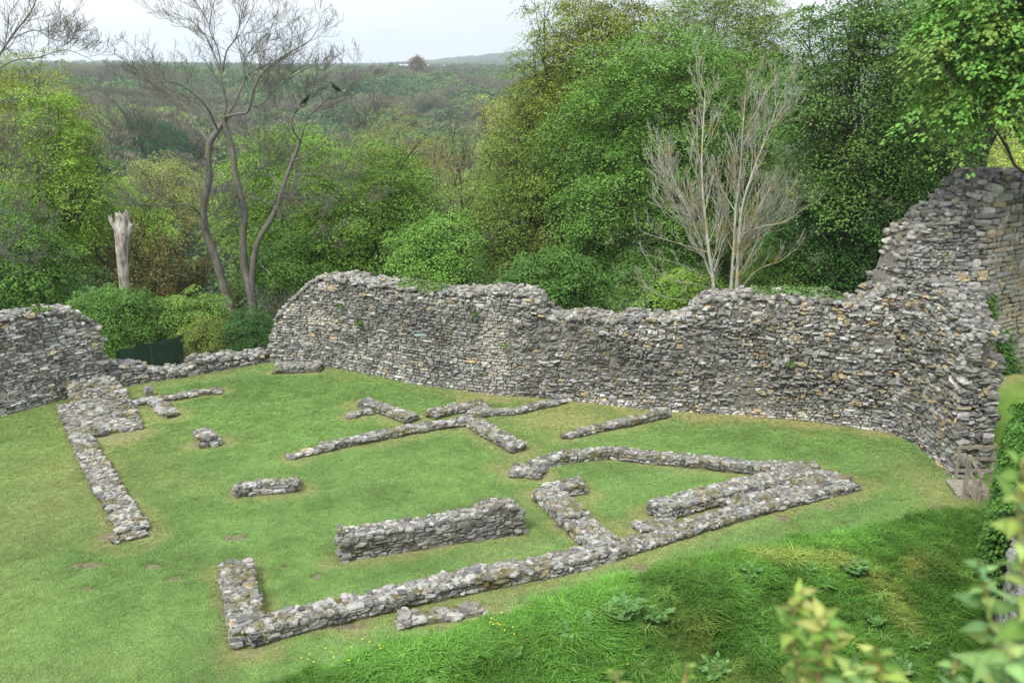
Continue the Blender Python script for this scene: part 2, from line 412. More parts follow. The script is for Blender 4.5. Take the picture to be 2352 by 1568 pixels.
def low_wall(mb, pts, th, h, ch=.09, ln=.18, pal='low', size=.105, rough=.22, ends=True, jitz=.012, zz=.3, world_pts=False):
    """foundation wall along a centre line; h number or (s fraction)->height"""
    p = Path(pts if world_pts else Gs(pts, zz)); hf = (lambda s: np.full(np.shape(s), h, float)) if not callable(h) else (lambda s: h(np.asarray(s) / p.L))
    top = lambda s: hf(s) + .05 * fbm(np.asarray(s) * 1.1, th * 7.1, 0, 31)
    zo = lambda x, y: terrain(x, y)
    hw = th / 2
    core(mb, p, -hw, hw, top, 0, .012, zo, inset=.04, bot=-.3)
    for sg in (1, -1):
        face(mb, p, hw, sg, top, 0, ch, ln, rough, pal, depth=.11, zoff=zo)
    if ends:
        for s_, d in ((0, -1), (p.L, 1)):
            c = p.pos(np.array([s_]))[0]; n_ = p.nrm(np.array([s_]))[0]; e = Path([c - n_ * hw * .9 , c + n_ * hw * .9])
            face(mb, e, 0, -d if False else (1 if np.dot(e.nrm(np.array([.1]))[0], p.tan(np.array([s_]))[0] * d) > 0 else -1), lambda q: np.full(np.shape(q), float(top(np.array([s_]))[0])), 0, ch, ln, rough, pal, depth=.11, zoff=zo)
    topping(mb, p, -hw + .03, hw - .03, top, 0, size, pal, jitz=jitz, zoff=zo, dens=1.0)
    return p
SEGS = []     # foundation segments, for worn turf along them
def foundation(name, label, runs, cat='wall', group='low foundation walls on the lawn', part='wall_run', mat_='stone_low'):
    o0 = np.mean([Gs([r[0][0]], .3)[0] for r in runs], axis=0); o = np.array([o0[0], o0[1], 0.0])
    many = len(runs) > 1
    root = empty(name, o, label, cat, group) if many else None
    for r in runs:
        pts, th, h = r[:3]; kw = r[3] if len(r) > 3 else {}
        mb = MB(); p = low_wall(mb, pts, th * .92, (lambda f, h=h: .78 * h(f)) if callable(h) else .78 * h, **kw)
        for i in range(len(p.p) - 1): SEGS.append((p.p[i], p.p[i + 1], th / 2))
        ob = mb.build(part if many else name, [M[mat_], M['mortar_low']], root, origin=o)
        if not many: ob.location = o; tag(ob, label, cat, group)

def top_from_outline(path, outline, th=.8):
    """height over ground of a face whose upper edge follows a measured outline"""
    ox = np.array([a for a, b in outline], float); oy = np.array([b for a, b in outline], float)
    s = np.linspace(0, path.L, 300); P = path.pos(s) - path.nrm(s) * th; hs = []
    for x, y in P:
        lo, hi = -.5, 14.0
        for _ in range(30):
            m_ = (lo + hi) / 2; px, py = proj(np.array([x, y, m_]))
            if py > np.interp(px, ox, oy): lo = m_
            else: hi = m_
        hs.append(lo)
    hs = np.array(hs)
    return lambda q: np.interp(q, s, hs) - .06 + .05 * noise(np.asarray(q) * 2.2, 0, 0, 51) + .04 * noise(np.asarray(q) * 5, 0, 0, 53)
def s_at(path, px):
    s = np.linspace(0, path.L, 400); P = path.pos(s); x, _ = proj(np.stack([P[:, 0], P[:, 1], np.full(400, 1.)], 1)); return float(np.interp(px, x, s))
def z_at(path, px, py):
    s = s_at(path, px); P = path.pos(np.array([s]))[0]; r = ray(px, py); t = P[1] / r[1]; return CH + r[2] * t

def mixpal(f_light):    # helper to shift tone
    return f_light
# ---- the long curtain wall
cw = Path(curtain_base)
cw_out = [(560, 800), (610, 792), (640, 765), (652, 715), (672, 690), (700, 665), (735, 633), (800, 624), (850, 634), (930, 645), (1010, 662), (1110, 658), (1228, 658), (1256, 688), (1262, 714), (1300, 712), (1400, 717), (1500, 718), (1568, 720), (1602, 682), (1640, 667), (1800, 670), (1900, 674), (1960, 687), (1985, 690), (2012, 668), (2032, 650), (2060, 640)]
cw_top = top_from_outline(cw, cw_out)
s_mid = s_at(cw, 1190); s_fac = s_at(cw, 1770)
def cw_rough(s, z):
    a = sstep(s_mid - .3, s_mid + .8, s) * (1 - (z < .35) * .5)
    a = a * (1 - sstep(s_fac - .3, s_fac + .2, s) * (z < .95) * .9)
    hi = sstep(-.9, -.2, z - cw_top(s)) * .5
    return np.clip(np.maximum(.12 + a * .95, hi), 0, 1.1)
def spot(s, z, s0, z0, rs, rz):
    return np.exp(-(((s - s0) / rs) ** 2 + ((z - z0) / rz) ** 2) ** 1.5)
pale_s, pale_z = s_at(cw, 1140), z_at(cw, 1140, 790)
pale2_s, pale2_z = s_at(cw, 730), z_at(cw, 730, 725)
def cw_col(s, z, c):
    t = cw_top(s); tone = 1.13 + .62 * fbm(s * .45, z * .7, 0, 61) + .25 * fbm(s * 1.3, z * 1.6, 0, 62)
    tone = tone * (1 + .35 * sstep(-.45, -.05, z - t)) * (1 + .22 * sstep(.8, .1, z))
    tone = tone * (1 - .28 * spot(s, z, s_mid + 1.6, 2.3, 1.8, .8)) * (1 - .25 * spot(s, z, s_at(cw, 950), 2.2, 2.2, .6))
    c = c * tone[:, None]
    for (a, b_, ra, rb) in ((pale_s, pale_z, .5, 1.1), (pale2_s, pale2_z, .55, .35)):
        k = spot(s, z, a, b_, ra, rb)[:, None] * .85
        c = c * (1 - k) + np.array([.50, .465, .40]) * rng.uniform(.8, 1.15, (len(s), 1)) * k
    k = (rng.random(len(s)) < .07 * sstep(s_at(cw, 1650), s_at(cw, 1750), s) + .05 * (sstep(-.5, -.1, z - t)))[:, None]
    c = np.where(k, np.array([.38, .31, .19]) * rng.uniform(.7, 1.15, (len(s), 1)), c)
    return np.clip(c, .03, .6)
holes = [(s_at(cw, a), z_at(cw, a, b_), .11) for a, b_ in ((1062, 727), (1020, 790), (1131, 808), (858, 862 - 18), (770, 812))]
mb = MB()
core(mb, cw, 0, 1.3, cw_top, 0, .12, None, inset=.085)
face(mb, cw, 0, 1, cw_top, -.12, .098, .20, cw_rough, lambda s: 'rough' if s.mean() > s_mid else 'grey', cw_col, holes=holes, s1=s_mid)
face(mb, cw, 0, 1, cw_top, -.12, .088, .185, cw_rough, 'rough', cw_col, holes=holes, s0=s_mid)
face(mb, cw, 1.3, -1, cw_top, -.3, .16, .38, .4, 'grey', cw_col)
topping(mb, cw, -.02, 1.3, cw_top, 0, .155, 'cap', jitz=.035, dens=1.15)
ow = mb.build('curtain_wall', [M['stone'], M['mortar']])
tag(ow, 'long ruined grey rubble curtain wall with ragged top behind the foundations', 'wall')
# ---- left tall wall
lw = Path(left_base)
lw_out = [(-400, 720), (0, 716), (60, 708), (148, 700), (156, 716), (190, 730), (222, 748), (230, 790), (238, 815), (260, 822)]
lw_top = top_from_outline(lw, lw_out)
def lw_col(s, z, c):
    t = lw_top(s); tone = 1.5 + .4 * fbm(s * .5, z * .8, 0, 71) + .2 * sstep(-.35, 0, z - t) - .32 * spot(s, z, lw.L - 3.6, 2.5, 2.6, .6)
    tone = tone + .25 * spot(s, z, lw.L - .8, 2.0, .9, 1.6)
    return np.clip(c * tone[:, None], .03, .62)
mb = MB(); core(mb, lw, 0, 1.2, lw_top, 0, .12, None, inset=.10)
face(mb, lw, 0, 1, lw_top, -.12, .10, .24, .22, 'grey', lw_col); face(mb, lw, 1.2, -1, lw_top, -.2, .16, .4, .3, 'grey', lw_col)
e = Path([lw.p[-1], lw.p[-1] - lw.nrm(np.array([lw.L]))[0] * 1.2])
face(mb, e, 0, 1, lambda q: np.full(np.shape(q), float(lw_top(np.array([lw.L - .3]))[0])), -.1, .13, .3, .8, 'pale')
topping(mb, lw, 0, 1.2, lw_top, 0, .155, 'cap', jitz=.035, dens=1.15)
tag(mb.build('castle_wall', [M['stone'], M['mortar']]), 'tall pale ruined wall at the left end with stepped broken edge', 'wall')
# ---- low link wall
kw = Path(low_base)
kw_top = top_from_outline(kw, [(200, 822), (246, 822), (300, 828), (345, 838), (400, 838), (428, 826), (440, 812), (500, 808), (560, 803), (600, 795), (620, 790), (680, 760)])
mb = MB(); core(mb, kw, 0, .9, kw_top, 0, .1, None, inset=.10)
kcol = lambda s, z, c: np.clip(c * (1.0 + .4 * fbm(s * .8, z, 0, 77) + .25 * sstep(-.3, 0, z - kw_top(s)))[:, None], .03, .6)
face(mb, kw, 0, 1, kw_top, -.1, .115, .28, .35, 'grey', kcol); face(mb, kw, .9, -1, kw_top, -.1, .15, .35, .3, 'grey', kcol)
topping(mb, kw, 0, .9, kw_top, 0, .17, 'cap', jitz=.04, dens=1.15)
tag(mb.build('low_wall', [M['stone'], M['mortar']]), 'low broken wall linking the two tall walls in front of the bushes', 'wall')
# ---- the return towards the camera, with its broken end
rw = Path(return_base); near = rw.p[-1]
rw_out = [(2000, 640), (2040, 640), (2120, 660), (2186, 700), (2260, 745)]
def rw_top(s):
    f = np.asarray(s) / rw.L
    return np.interp(f, [0, .3, .6, .85, 1], [4.7, 5.0, 4.7, 4.2, 3.9]) + .12 * noise(np.asarray(s) * 1.5, 3, 0, 52)
def rw_rough(s, z): return np.where(z < 1.5, .25, 1.0)
def rw_col(s, z, c):
    c = c * (1.05 + .5 * fbm(s * .8 + 40, z * .8, 0, 64))[:, None]
    k = (rng.random(len(s)) < .06)[:, None]
    return np.clip(np.where(k, np.array([.38, .31, .19]) * rng.uniform(.8, 1.2, (len(s), 1)), c), .03, .6)
mb = MB(); core(mb, rw, 0, .95, rw_top, 0, .4, None, inset=.24)
face(mb, rw, 0, 1, rw_top, -.1, .095, .2, rw_rough, 'rough', rw_col)
endd = -rw.nrm(np.array([rw.L]))[0]; e = Path([near, near + endd * 1.0])
print('return wall end', near, endd, rw.L)
face(mb, e, 0, 1, lambda q: 4.1 - .5 * np.asarray(q) ** 1.5 / 1.9, -.6, .11, .22, .8, 'rough', rw_col, jit=.17)
face(mb, rw, 1.0, -1, rw_top, -.6, .13, .28, .6, 'rough', rw_col)
topping(mb, rw, 0, 1.0, rw_top, 0, .17, 'grey', jitz=.04, dens=1.2)
tag(mb.build('wall_end', [M['stone'], M['mortar']]), 'broken rough end of the curtain wall coming forward behind the wooden handrails', 'wall')
# ---- the tall tower remnant
tw = Path(np.array([D(1972, 800, 28.9)[:2], D(2150, 800, 29.1)[:2], D(2236, 800, 29.2)[:2], D(2330, 800, 30.4)[:2], D(2520, 800, 32.6)[:2]]))
tw_out = [(1940, 690), (1990, 684), (2004, 676), (2028, 640), (2040, 600), (2058, 545), (2100, 508), (2150, 470), (2170, 450), (2200, 415), (2230, 400), (2265, 392), (2312, 396), (2600, 400)]
tw_top = top_from_outline(tw, tw_out, .8); s_buff = s_at(tw, 2200)
def tw_col(s, z, c):
    tone = 1.05 + .6 * fbm(s * .6 + 9, z * .6, 0, 66) + .15 * sstep(6, 8, z)
    c = c * tone[:, None]
    b_ = sstep(s_buff - .1, s_buff + .9, s) * (.3 + .6 * sstep(-.3, .4, fbm(s * .5, z * .45, 0, 67))) * sstep(7.2, 5.8, z)
    t2 = np.where((rng.random(len(s)) < .45)[:, None], np.array([.42, .35, .23]), np.array([.38, .355, .30])) * rng.uniform(.8, 1.15, (len(s), 1))
    return np.clip(c * (1 - b_[:, None]) + t2 * b_[:, None], .03, .6)
mb = MB(); core(mb, tw, 0, 1.6, tw_top, 0, .12, None, inset=.12)
face(mb, tw, 0, 1, tw_top, -.2, .10, .21, .85, 'rough', tw_col, s1=s_buff)
face(mb, tw, .10, 1, tw_top, -.2, .165, .38, lambda s, z: .08 + .5 * (z > tw_top(s) - 1.6), 'buff', tw_col, s0=s_buff, jit=.07)
face(mb, tw, 1.6, -1, tw_top, -1, .2, .5, .3, 'grey', tw_col)
topping(mb, tw, 0, 1.6, tw_top, 0, .22, 'cap', jitz=.06, dens=1.2)
tag(mb.build('tower_ruin', [M['stone'], M['mortar']]), 'tall stepped remnant of a tower with buff dressed stone at the right', 'ruin')

# ---- foundation walls
h = lambda *v: (lambda f: np.interp(f, np.linspace(0, 1, len(v)), v))
foundation('foundation_wall', 'largest foundation outline, narrowing to a point at the right below the wooden handrails', [
    ([(566, 1443), (640, 1422), (740, 1398), (860, 1370), (1000, 1338), (1110, 1315), (1230, 1292), (1320, 1272), (1420, 1243)], .66, h(.48, .42, .36, .40, .46, .34, .36, .3), dict(ln=.22, size=.13, ch=.11)),
    ([(1420, 1243), (1520, 1214), (1640, 1178), (1760, 1145), (1880, 1115), (1962, 1095)], .62, .22, {}),
    ([(540, 1296), (556, 1370), (572, 1455)], .78, h(.5, .42, .46), dict(size=.13, ln=.2)),
    ([(1392, 1240), (1335, 1197), (1325, 1180)], .82, .30, {}),
    ([(1322, 1182), (1285, 1145), (1250, 1117)], .85, .36, {}),
    ([(1262, 1112), (1338, 1104)], .55, h(.35, .45), {}),
    ([(1505, 1163), (1640, 1128), (1750, 1100), (1850, 1072)], .72, h(.42, .45, .42, .3), {}),
    ([(1462, 1192), (1560, 1180)], .5, .17, {}),
    ([(1665, 1146), (1760, 1122), (1880, 1092)], .75, .25, {}),
    ([(1875, 1062), (1740, 1064), (1600, 1048), (1480, 1037), (1400, 1027), (1300, 1036), (1225, 1052)], .48, h(.34, .38, .36, .36, .34, .25), {}),
    ([(1178, 1062), (1245, 1070)], .72, .2, {}),
    ([(1790, 1080), (1880, 1082), (1945, 1094)], .9, .24, {}),
], part='wall_run')
foundation('foundation_wall', 'mossy foundation running down the far left of the lawn from the rubble mound', [
    ([(152, 920), (180, 982), (215, 1048)], .68, .24, {}),
    ([(215, 1048), (250, 1112), (285, 1165), (308, 1202)], .78, .2, {}),
    ([(255, 1222), (322, 1203)], .35, .12, {}),
    ([(265, 975), (246, 935), (212, 890)], 1.75, h(.12, .35, .75), dict(size=.18, jitz=.04)),
], part='wall_run')
foundation('foundation_wall', 'thin mossy foundation with a short cross stub in front of the low broken wall', [
    ([(292, 913), (400, 898), (506, 882)], .36, .2, dict(size=.18)), ([(345, 903), (396, 938)], .48, .2, dict(size=.2))])
foundation('stone_block', 'small upright squared stone beside the thin mossy foundation', [([(335, 891), (347, 890)], .28, .32, dict(ln=.26, ch=.3, size=.2, rough=.05))], cat='stone', group=None)
foundation('stone_pier', 'square stone pier base standing alone on the left lawn', [([(452, 1001), (498, 995)], .74, h(.42, .44), dict(ln=.3, ch=.15, size=.18, rough=.15))], group=None)
foundation('wall_fragment', 'short straight low wall fragment between the pier base and the L-shaped corner', [([(540, 1114), (686, 1100)], .42, h(.38, .42, .36), dict(ln=.3, rough=.3))], group=None)
foundation('wall_fragment', 'mossy low stub at the foot of the curtain wall near its left end', [([(635, 836), (735, 832)], .75, .32, {})], group=None)
foundation('foundation_wall', 'small T-shaped foundation stub in the middle of the far lawn', [
    ([(832, 912), (875, 925), (945, 950)], .52, .28, {}), ([(798, 941), (850, 929)], .28, .16, dict(size=.16))])
foundation('foundation_wall', 'branching foundation with a long thin arm reaching left across the lawn centre', [
    ([(660, 1033), (700, 1025), (740, 1015)], .3, .14, dict(size=.16)),
    ([(740, 1014), (860, 990), (960, 971), (1065, 955)], .36, .28, dict(size=.19)),
    ([(988, 940), (1050, 925), (1110, 916)], .55, .3, {}), ([(1062, 957), (1100, 935), (1120, 925)], .6, .25, {}),
    ([(1075, 948), (1130, 982), (1192, 1016)], .66, .28, {}), ([(1115, 933), (1180, 932), (1235, 918), (1290, 907)], .34, .2, dict(size=.18))])
foundation('foundation_wall', 'single short foundation reaching out from the curtain wall at centre right', [([(1302, 985), (1380, 968), (1460, 953), (1532, 936)], .36, h(.14, .24, .28, .34), dict(size=.18))])
foundation('stone_step', 'low slab step against the outer side of the largest foundation', [([(925, 1402), (1020, 1388), (1110, 1371)], .48, h(.26, .16, .12), dict(ln=.5, ch=.18, size=.22))], cat='step', group=None, part='step')
# free standing wall
fw = Path(Gs([(786, 1291), (1198, 1228)]))
for i in range(len(fw.p) - 1): SEGS.append((fw.p[i], fw.p[i + 1], .1))
fw_top = lambda s: np.interp(np.asarray(s) / fw.L, [0, .03, .08, .3, .55, .72, .80, .86, .95, 1], [.66, .72, .58, .62, .60, .66, .78, .86, .80, .62]) + .03 * noise(np.asarray(s) * 3, 0, 0, 5)
mb = MB(); core(mb, fw, 0, .58, fw_top, 0, .02, None, inset=.045)
fcol = lambda s, z, c: np.clip(c * (1.02 - .22 * sstep(.12, .3, z) + .3 * fbm(s, z * 2, 0, 5))[:, None], .03, .6)
face(mb, fw, 0, 1, fw_top, -.06, .085, .24, .12, 'grey', fcol, depth=.12); face(mb, fw, .58, -1, fw_top, -.06, .115, .3, .25, 'grey', fcol, depth=.12)
for s_, a in ((0, -1), (fw.L, 1)):
    n_ = -fw.nrm(np.array([s_]))[0]; c0 = fw.pos(np.array([s_]))[0]
    e = Path([c0, c0 + n_ * .58]) if a > 0 else Path([c0 + n_ * .58, c0])
    face(mb, e, 0, 1, lambda q, s_=s_: np.full(np.shape(q), float(fw_top(np.array([s_]))[0])), -.06, .11, .19, .1, 'grey', depth=.1)
topping(mb, fw, .04, .54, fw_top, 0, .12, 'low', jitz=.015, dens=1.1)
tag(mb.build('freestanding_wall', [M['stone'], M['mortar']]), 'waist high grey freestanding wall, taller at its right end, inside the L-shaped foundation', 'wall')

# ------------------------------------------------------------------ ground sheet
def segdist(X, Y):
    d = np.full(X.shape, 9.0)
    for a, b_, hw in SEGS:
        ab = b_ - a; l2 = max(ab @ ab, 1e-6); t = np.clip(((X - a[0]) * ab[0] + (Y - a[1]) * ab[1]) / l2, 0, 1)
        d = np.minimum(d, np.hypot(X - a[0] - t * ab[0], Y - a[1] - t * ab[1]) - hw)
    return d
DIRT = [(195, 1356, 45, 9), (200, 1298, 45, 8), (400, 1330, 22, 6), (350, 1302, 25, 5), (1225, 1392, 28, 8), (1365, 1348, 30, 9), (1470, 1305, 26, 9), (1028, 1455, 28, 9), (1797, 1193, 24, 7), (620, 1198, 25, 5), (945, 1135, 16, 4), (655, 1305, 20, 5), (2160, 1168, 28, 7), (760, 1437, 90, 12), (1590, 1215, 60, 8), (1330, 1300, 50, 8), (508, 1410, 14, 60), (730, 1328, 22, 5), (1900, 1165, 20, 5), (540, 1290 - 55, 30, 5), (1090, 1310 - 80, 20, 4), (2060, 1150, 22, 5), (250, 1235, 30, 8), (1290, 1160 + 50, 20, 8)]
def masks(X, Y):
    d = segdist(X, Y); near_in = (d < 3)
    n1 = fbm(X * 1.3, Y * 1.3, 0, 81); n2 = fbm(X * .35, Y * .35, 0, 82)
    dry = sstep(.5, .05, d + .55 * n1 + .3 * n2) * .6
    w = np.interp(X, ywx, ywy) - Y
    dry = np.maximum(dry, sstep(1.4, .1, w + .9 * n1 + .5 * n2) * (.45 + .5 * (X > -2)))
    dry = np.maximum(dry, .3 * sstep(.1, .6, n2 + .25 * n1) )
    cw1 = G(1290, 960)[:2]; dry = np.maximum(dry, .85 * np.exp(-(((X - cw1[0]) / 2.2) ** 2 + ((Y - cw1[1]) / 1.6) ** 2)))
    # worn brownish turf at far left
    dry = np.maximum(dry, .6 * sstep(-8.5, -12, X + 1.5 * n2) * sstep(32, 24, Y) * (.55 + n2))
    e1 = np.minimum(np.abs(X - 12.2) , 3); dry = np.maximum(dry, .7 * np.exp(-((X - 11.4) ** 2 / .6 + (Y - 23.6) ** 2 / 4)))
    dirt = np.zeros_like(X); S = np.stack([X, Y, np.zeros_like(X)], -1); px, py = proj(S)
    for a, b_, ra, rb in DIRT:
        c = G(a, b_); rx = ra / F * np.hypot(c[1], CH); ry = rx * .75 if ra > 30 or ra > rb * 2 else rx * 3
        if ra > 40: rx, ry = rx, .22
        dirt = np.maximum(dirt, sstep(1.25, .55, np.hypot((X - c[0]) / rx, (Y - c[1]) / ry) + .7 * n1) * .9)
    dirt = np.maximum(dirt, sstep(.13, .02, d + .06 * n1) * .4)
    ed = (np.interp(X, exx, exy) - Y) * .88
    rough = sstep(-.12, .18, ed + .3 * n1) * (np.hypot(X, Y) < 45)
    out = sstep(.8, 1.8, Y - np.interp(X, ywx, ywy))
    return np.clip(dry, 0, 1), np.clip(dirt, 0, 1), np.clip(rough, 0, 1), out
ths = np.radians(np.concatenate([np.arange(-110, -42, 2.0), np.arange(-42, 42, .25), np.arange(42, 111, 2.0)]))
rs = 3 * np.exp(np.linspace(0, math.log(4300 / 3), 620)); rs = np.concatenate([[.3, 1, 1.8], rs])
TH, RR = np.meshgrid(ths, rs); X = RR * np.sin(TH); Y = RR * np.cos(TH)
Z = terrain(X, Y); nr, ntn = X.shape
dry, dirt, rgh, outm = masks(X.ravel(), Y.ravel())
i = np.arange(nr - 1)[:, None] * ntn; j = np.arange(ntn - 1)[None]
Fg = np.stack([i + j, i + ntn + j, i + ntn + j + 1, i + j + 1], -1).reshape(-1, 4)[:, ::-1]
m, nt_, N, L, b = mat('ground'); b.inputs['Roughness'].default_value = .95; b.inputs['Specular IOR Level'].default_value = .1
ge = N.new('ShaderNodeNewGeometry'); P = ge.outputs['Position']
na = noise_n(N, L, 1.1, 7, .62, P); nb = noise_n(N, L, 9, 5, .7, P); nc = noise_n(N, L, 70, 3, .6, P)
mpp = N.new('ShaderNodeMapping'); mpp.inputs['Rotation'].default_value = (0, 0, R_(-24)); mpp.inputs['Scale'].default_value = (.25, 1.5, 1); L.new(P, mpp.inputs['Vector'])
nd = noise_n(N, L, 1.6, 4, .6, mpp.outputs[0])
lawn = ramp(N, L, na.outputs['Fac'], [(.3, (.070, .150, .022)), (.5, (.105, .195, .034)), (.72, (.165, .240, .055))]).outputs['Color']
lawn = mixc(N, L, math_n(N, L, 'MULTIPLY', ramp(N, L, nd.outputs['Fac'], [(.42, (0, 0, 0)), (.62, (1, 1, 1))]).outputs['Color'], .4), lawn, (.19, .26, .07))
lawn = mixc(N, L, math_n(N, L, 'MULTIPLY', ramp(N, L, nb.outputs['Fac'], [(.35, (1, 1, 1)), (.5, (0, 0, 0))]).outputs['Color'], .3), lawn, (.05, .11, .02))
dryc = ramp(N, L, nb.outputs['Fac'], [(.3, (.16, .16, .06)), (.7, (.34, .31, .13))]).outputs['Color']
c = mixc(N, L, attr(N, 'dry').outputs['Fac'], lawn, dryc)
soil = ramp(N, L, nb.outputs['Fac'], [(.3, (.07, .055, .04)), (.7, (.20, .165, .125))]).outputs['Color']
c = mixc(N, L, attr(N, 'dirt').outputs['Fac'], c, soil)
rc = ramp(N, L, nb.outputs['Fac'], [(.35, (.02, .045, .008)), (.7, (.06, .10, .02))]).outputs['Color']
c = mixc(N, L, attr(N, 'rough').outputs['Fac'], c, rc)
far = ramp(N, L, noise_n(N, L, .004, 4, .6, P).outputs['Fac'], [(.40, (.035, .06, .03)), (.52, (.06, .10, .04)), (.6, (.12, .15, .06))]).outputs['Color']
c = mixc(N, L, attr(N, 'out').outputs['Fac'], c, mixc(N, L, attr(N, 'far').outputs['Fac'], (.035, .045, .015), far))
L.new(c, b.inputs['Base Color']); bump(N, L, b, nc.outputs['Fac'], .03, .6)
M['ground'] = m
me = mesh_np('ground', np.stack([X.ravel(), Y.ravel(), Z.ravel()], 1), Fg, m, None, True, extra={'dry': dry, 'dirt': dirt, 'rough': rgh, 'out': outm, 'far': sstep(300, 900, RR.ravel())})
tag(link('ground', me), None, None, None, 'structure')

# ------------------------------------------------------------------ scattering through geometry nodes (uncountable stuff only)
def scatter(name, P, scale, rotz, tint, protos, label=None, tilt=None, idx=None):
    n = len(P); me = bpy.data.meshes.new(name); me.vertices.add(n); me.vertices.foreach_set('co', np.ascontiguousarray(P, np.float32).ravel())
    a = me.attributes.new('scl', 'FLOAT_VECTOR', 'POINT'); sc = np.asarray(scale, np.float32)
    if sc.ndim == 1: sc = np.stack([sc, sc, sc], 1)
    a.data.foreach_set('vector', np.ascontiguousarray(sc).ravel())
    rot = np.zeros((n, 3), np.float32); rot[:, 2] = rotz
    if tilt is not None: rot[:, :2] = tilt
    a = me.attributes.new('rot', 'FLOAT_VECTOR', 'POINT'); a.data.foreach_set('vector', rot.ravel())
    t4 = np.ones((n, 4), np.float32); t4[:, :3] = tint
    a = me.attributes.new('tint', 'FLOAT_COLOR', 'POINT'); a.data.foreach_set('color', t4.ravel())
    a = me.attributes.new('pidx', 'INT', 'POINT'); a.data.foreach_set('value', (rng.integers(0, len(protos), n) if idx is None else idx).astype(np.int32))
    col = bpy.data.collections.new(name + '_source')
    for k, pm in enumerate(protos):
        col.objects.link(bpy.data.objects.new('%s_source_%02d' % (name, k), pm))
    ng = bpy.data.node_groups.new(name, 'GeometryNodeTree'); ng.interface.new_socket('Geometry', in_out='INPUT', socket_type='NodeSocketGeometry')
    ng.interface.new_socket('Geometry', in_out='OUTPUT', socket_type='NodeSocketGeometry'); N = ng.nodes; L = ng.links
    gi = N.new('NodeGroupInput'); go = N.new('NodeGroupOutput'); ip = N.new('GeometryNodeInstanceOnPoints')
    ci = N.new('GeometryNodeCollectionInfo'); ci.inputs['Collection'].default_value = col; ci.inputs['Separate Children'].default_value = True; ci.inputs['Reset Children'].default_value = True
    L.new(gi.outputs[0], ip.inputs['Points']); L.new(ci.outputs[0], ip.inputs['Instance']); ip.inputs['Pick Instance'].default_value = True
    def at(nm, dt):
        x = N.new('GeometryNodeInputNamedAttribute'); x.data_type = dt; x.inputs['Name'].default_value = nm; return x.outputs[0]
    L.new(at('pidx', 'INT'), ip.inputs['Instance Index']); L.new(at('scl', 'FLOAT_VECTOR'), ip.inputs['Scale'])
    er = N.new('FunctionNodeEulerToRotation'); L.new(at('rot', 'FLOAT_VECTOR'), er.inputs[0]); L.new(er.outputs[0], ip.inputs['Rotation'])
    L.new(ip.outputs[0], go.inputs[0])
    o = link(name, me); md = o.modifiers.new('scatter', 'NODES'); md.node_group = ng
    if label: o['label'] = label
    o['kind'] = 'stuff'
    return o
def blades(n, hgt, spread, lean, w, seed_col=.15):
    """a tuft of curved blades, each two segments"""
    a = rng.uniform(0, 6.28, n); r = spread * np.sqrt(rng.random(n)); base = np.stack([r * np.cos(a), r * np.sin(a), np.zeros(n)], 1)
    d = rng.uniform(0, 6.28, n); hh = hgt * rng.uniform(.55, 1.1, n); ln = lean * rng.uniform(.3, 1.3, n) * hh
    dv = np.stack([np.cos(d), np.sin(d), 0 * d], 1); wv = np.stack([-np.sin(d), np.cos(d), 0 * d], 1) * w
    up = np.array([0, 0, 1.])
    m1 = base + dv * (ln * .35)[:, None] + up * (hh * .6)[:, None]; t = base + dv * ln[:, None] + up * (hh * (1 - .25 * lean))[:, None]
    V = np.stack([base - wv, base + wv, m1 + wv * .8, m1 - wv * .8, t], 1).reshape(-1, 3)
    k = np.arange(n)[:, None] * 5
    c = np.repeat(rng.uniform(1 - seed_col, 1 + seed_col, (n, 1)) * np.ones((1, 3)), 5, axis=0)
    return mesh_np('grass_tuft', V, [k + np.array([[0, 1, 2, 3]]), k + np.array([[3, 2, 4]])], M['inst'], c)
# lawn sward
def in_view(X, Y, Z=0, mg=60):
    px, py = proj(np.stack([X, Y, np.zeros_like(X) + Z], -1)); return (px > -mg) & (px < W + mg) & (py > -mg) & (py < H + mg)
n = 560000
u = rng.random(n); r = np.sqrt(14 ** 2 + u * (38 ** 2 - 14 ** 2)); r = np.where(rng.random(n) < .45, 14 + 14 * rng.random(n), r); th = np.radians(rng.uniform(-35, 35, n))
x = r * np.sin(th); y = r * np.cos(th)
dr, di, rg, ou = masks(x, y); sd_ = segdist(x, y)
k = (sd_ > .0) & (rg < .5) & (y < np.interp(x, ywx, ywy) + .02) & in_view(x, y) & (rng.random(n) > di * 1.1) & (rng.random(n) > .45 * dr) & ~((x > 12.1) & (y > 23.6))
x, y, dr = x[k], y[k], dr[k]; n = len(x)
tone = fbm(x * .55, y * .55, 0, 91)[:, None]; st = fbm(x * .25 + y * .1, (y * .9 - x * .4) * 1.5, 0, 92)[:, None]; fine = fbm(x * 2.3, y * 2.3, 0, 93)[:, None]
g = np.array([.192, .315, .092]) * (1 + .28 * tone + .28 * fine); g = g * (1 - .5 * sstep(-.1, .5, st)) + np.array([.24, .385, .125]) * .5 * sstep(-.1, .5, st)
dc = np.array((.40, .385, .17)) * rng.uniform(.75, 1.25, (n, 1)); kk = (dr[:, None] * .85)
tint = (g * (1 - kk) + dc * kk) * rng.uniform(.8, 1.2, (n, 1))
print('lawn tufts', n)
scatter('lawn_grass', np.stack([x, y, terrain(x, y) - .005], 1), rng.uniform(.7, 1.3, n) * (1 - .35 * dr), rng.uniform(0, 6.28, n), tint,
        [blades(15, .05, .075, 1.0, .0055, .35) for _ in range(6)], 'short mown lawn grass around the ruined foundations')
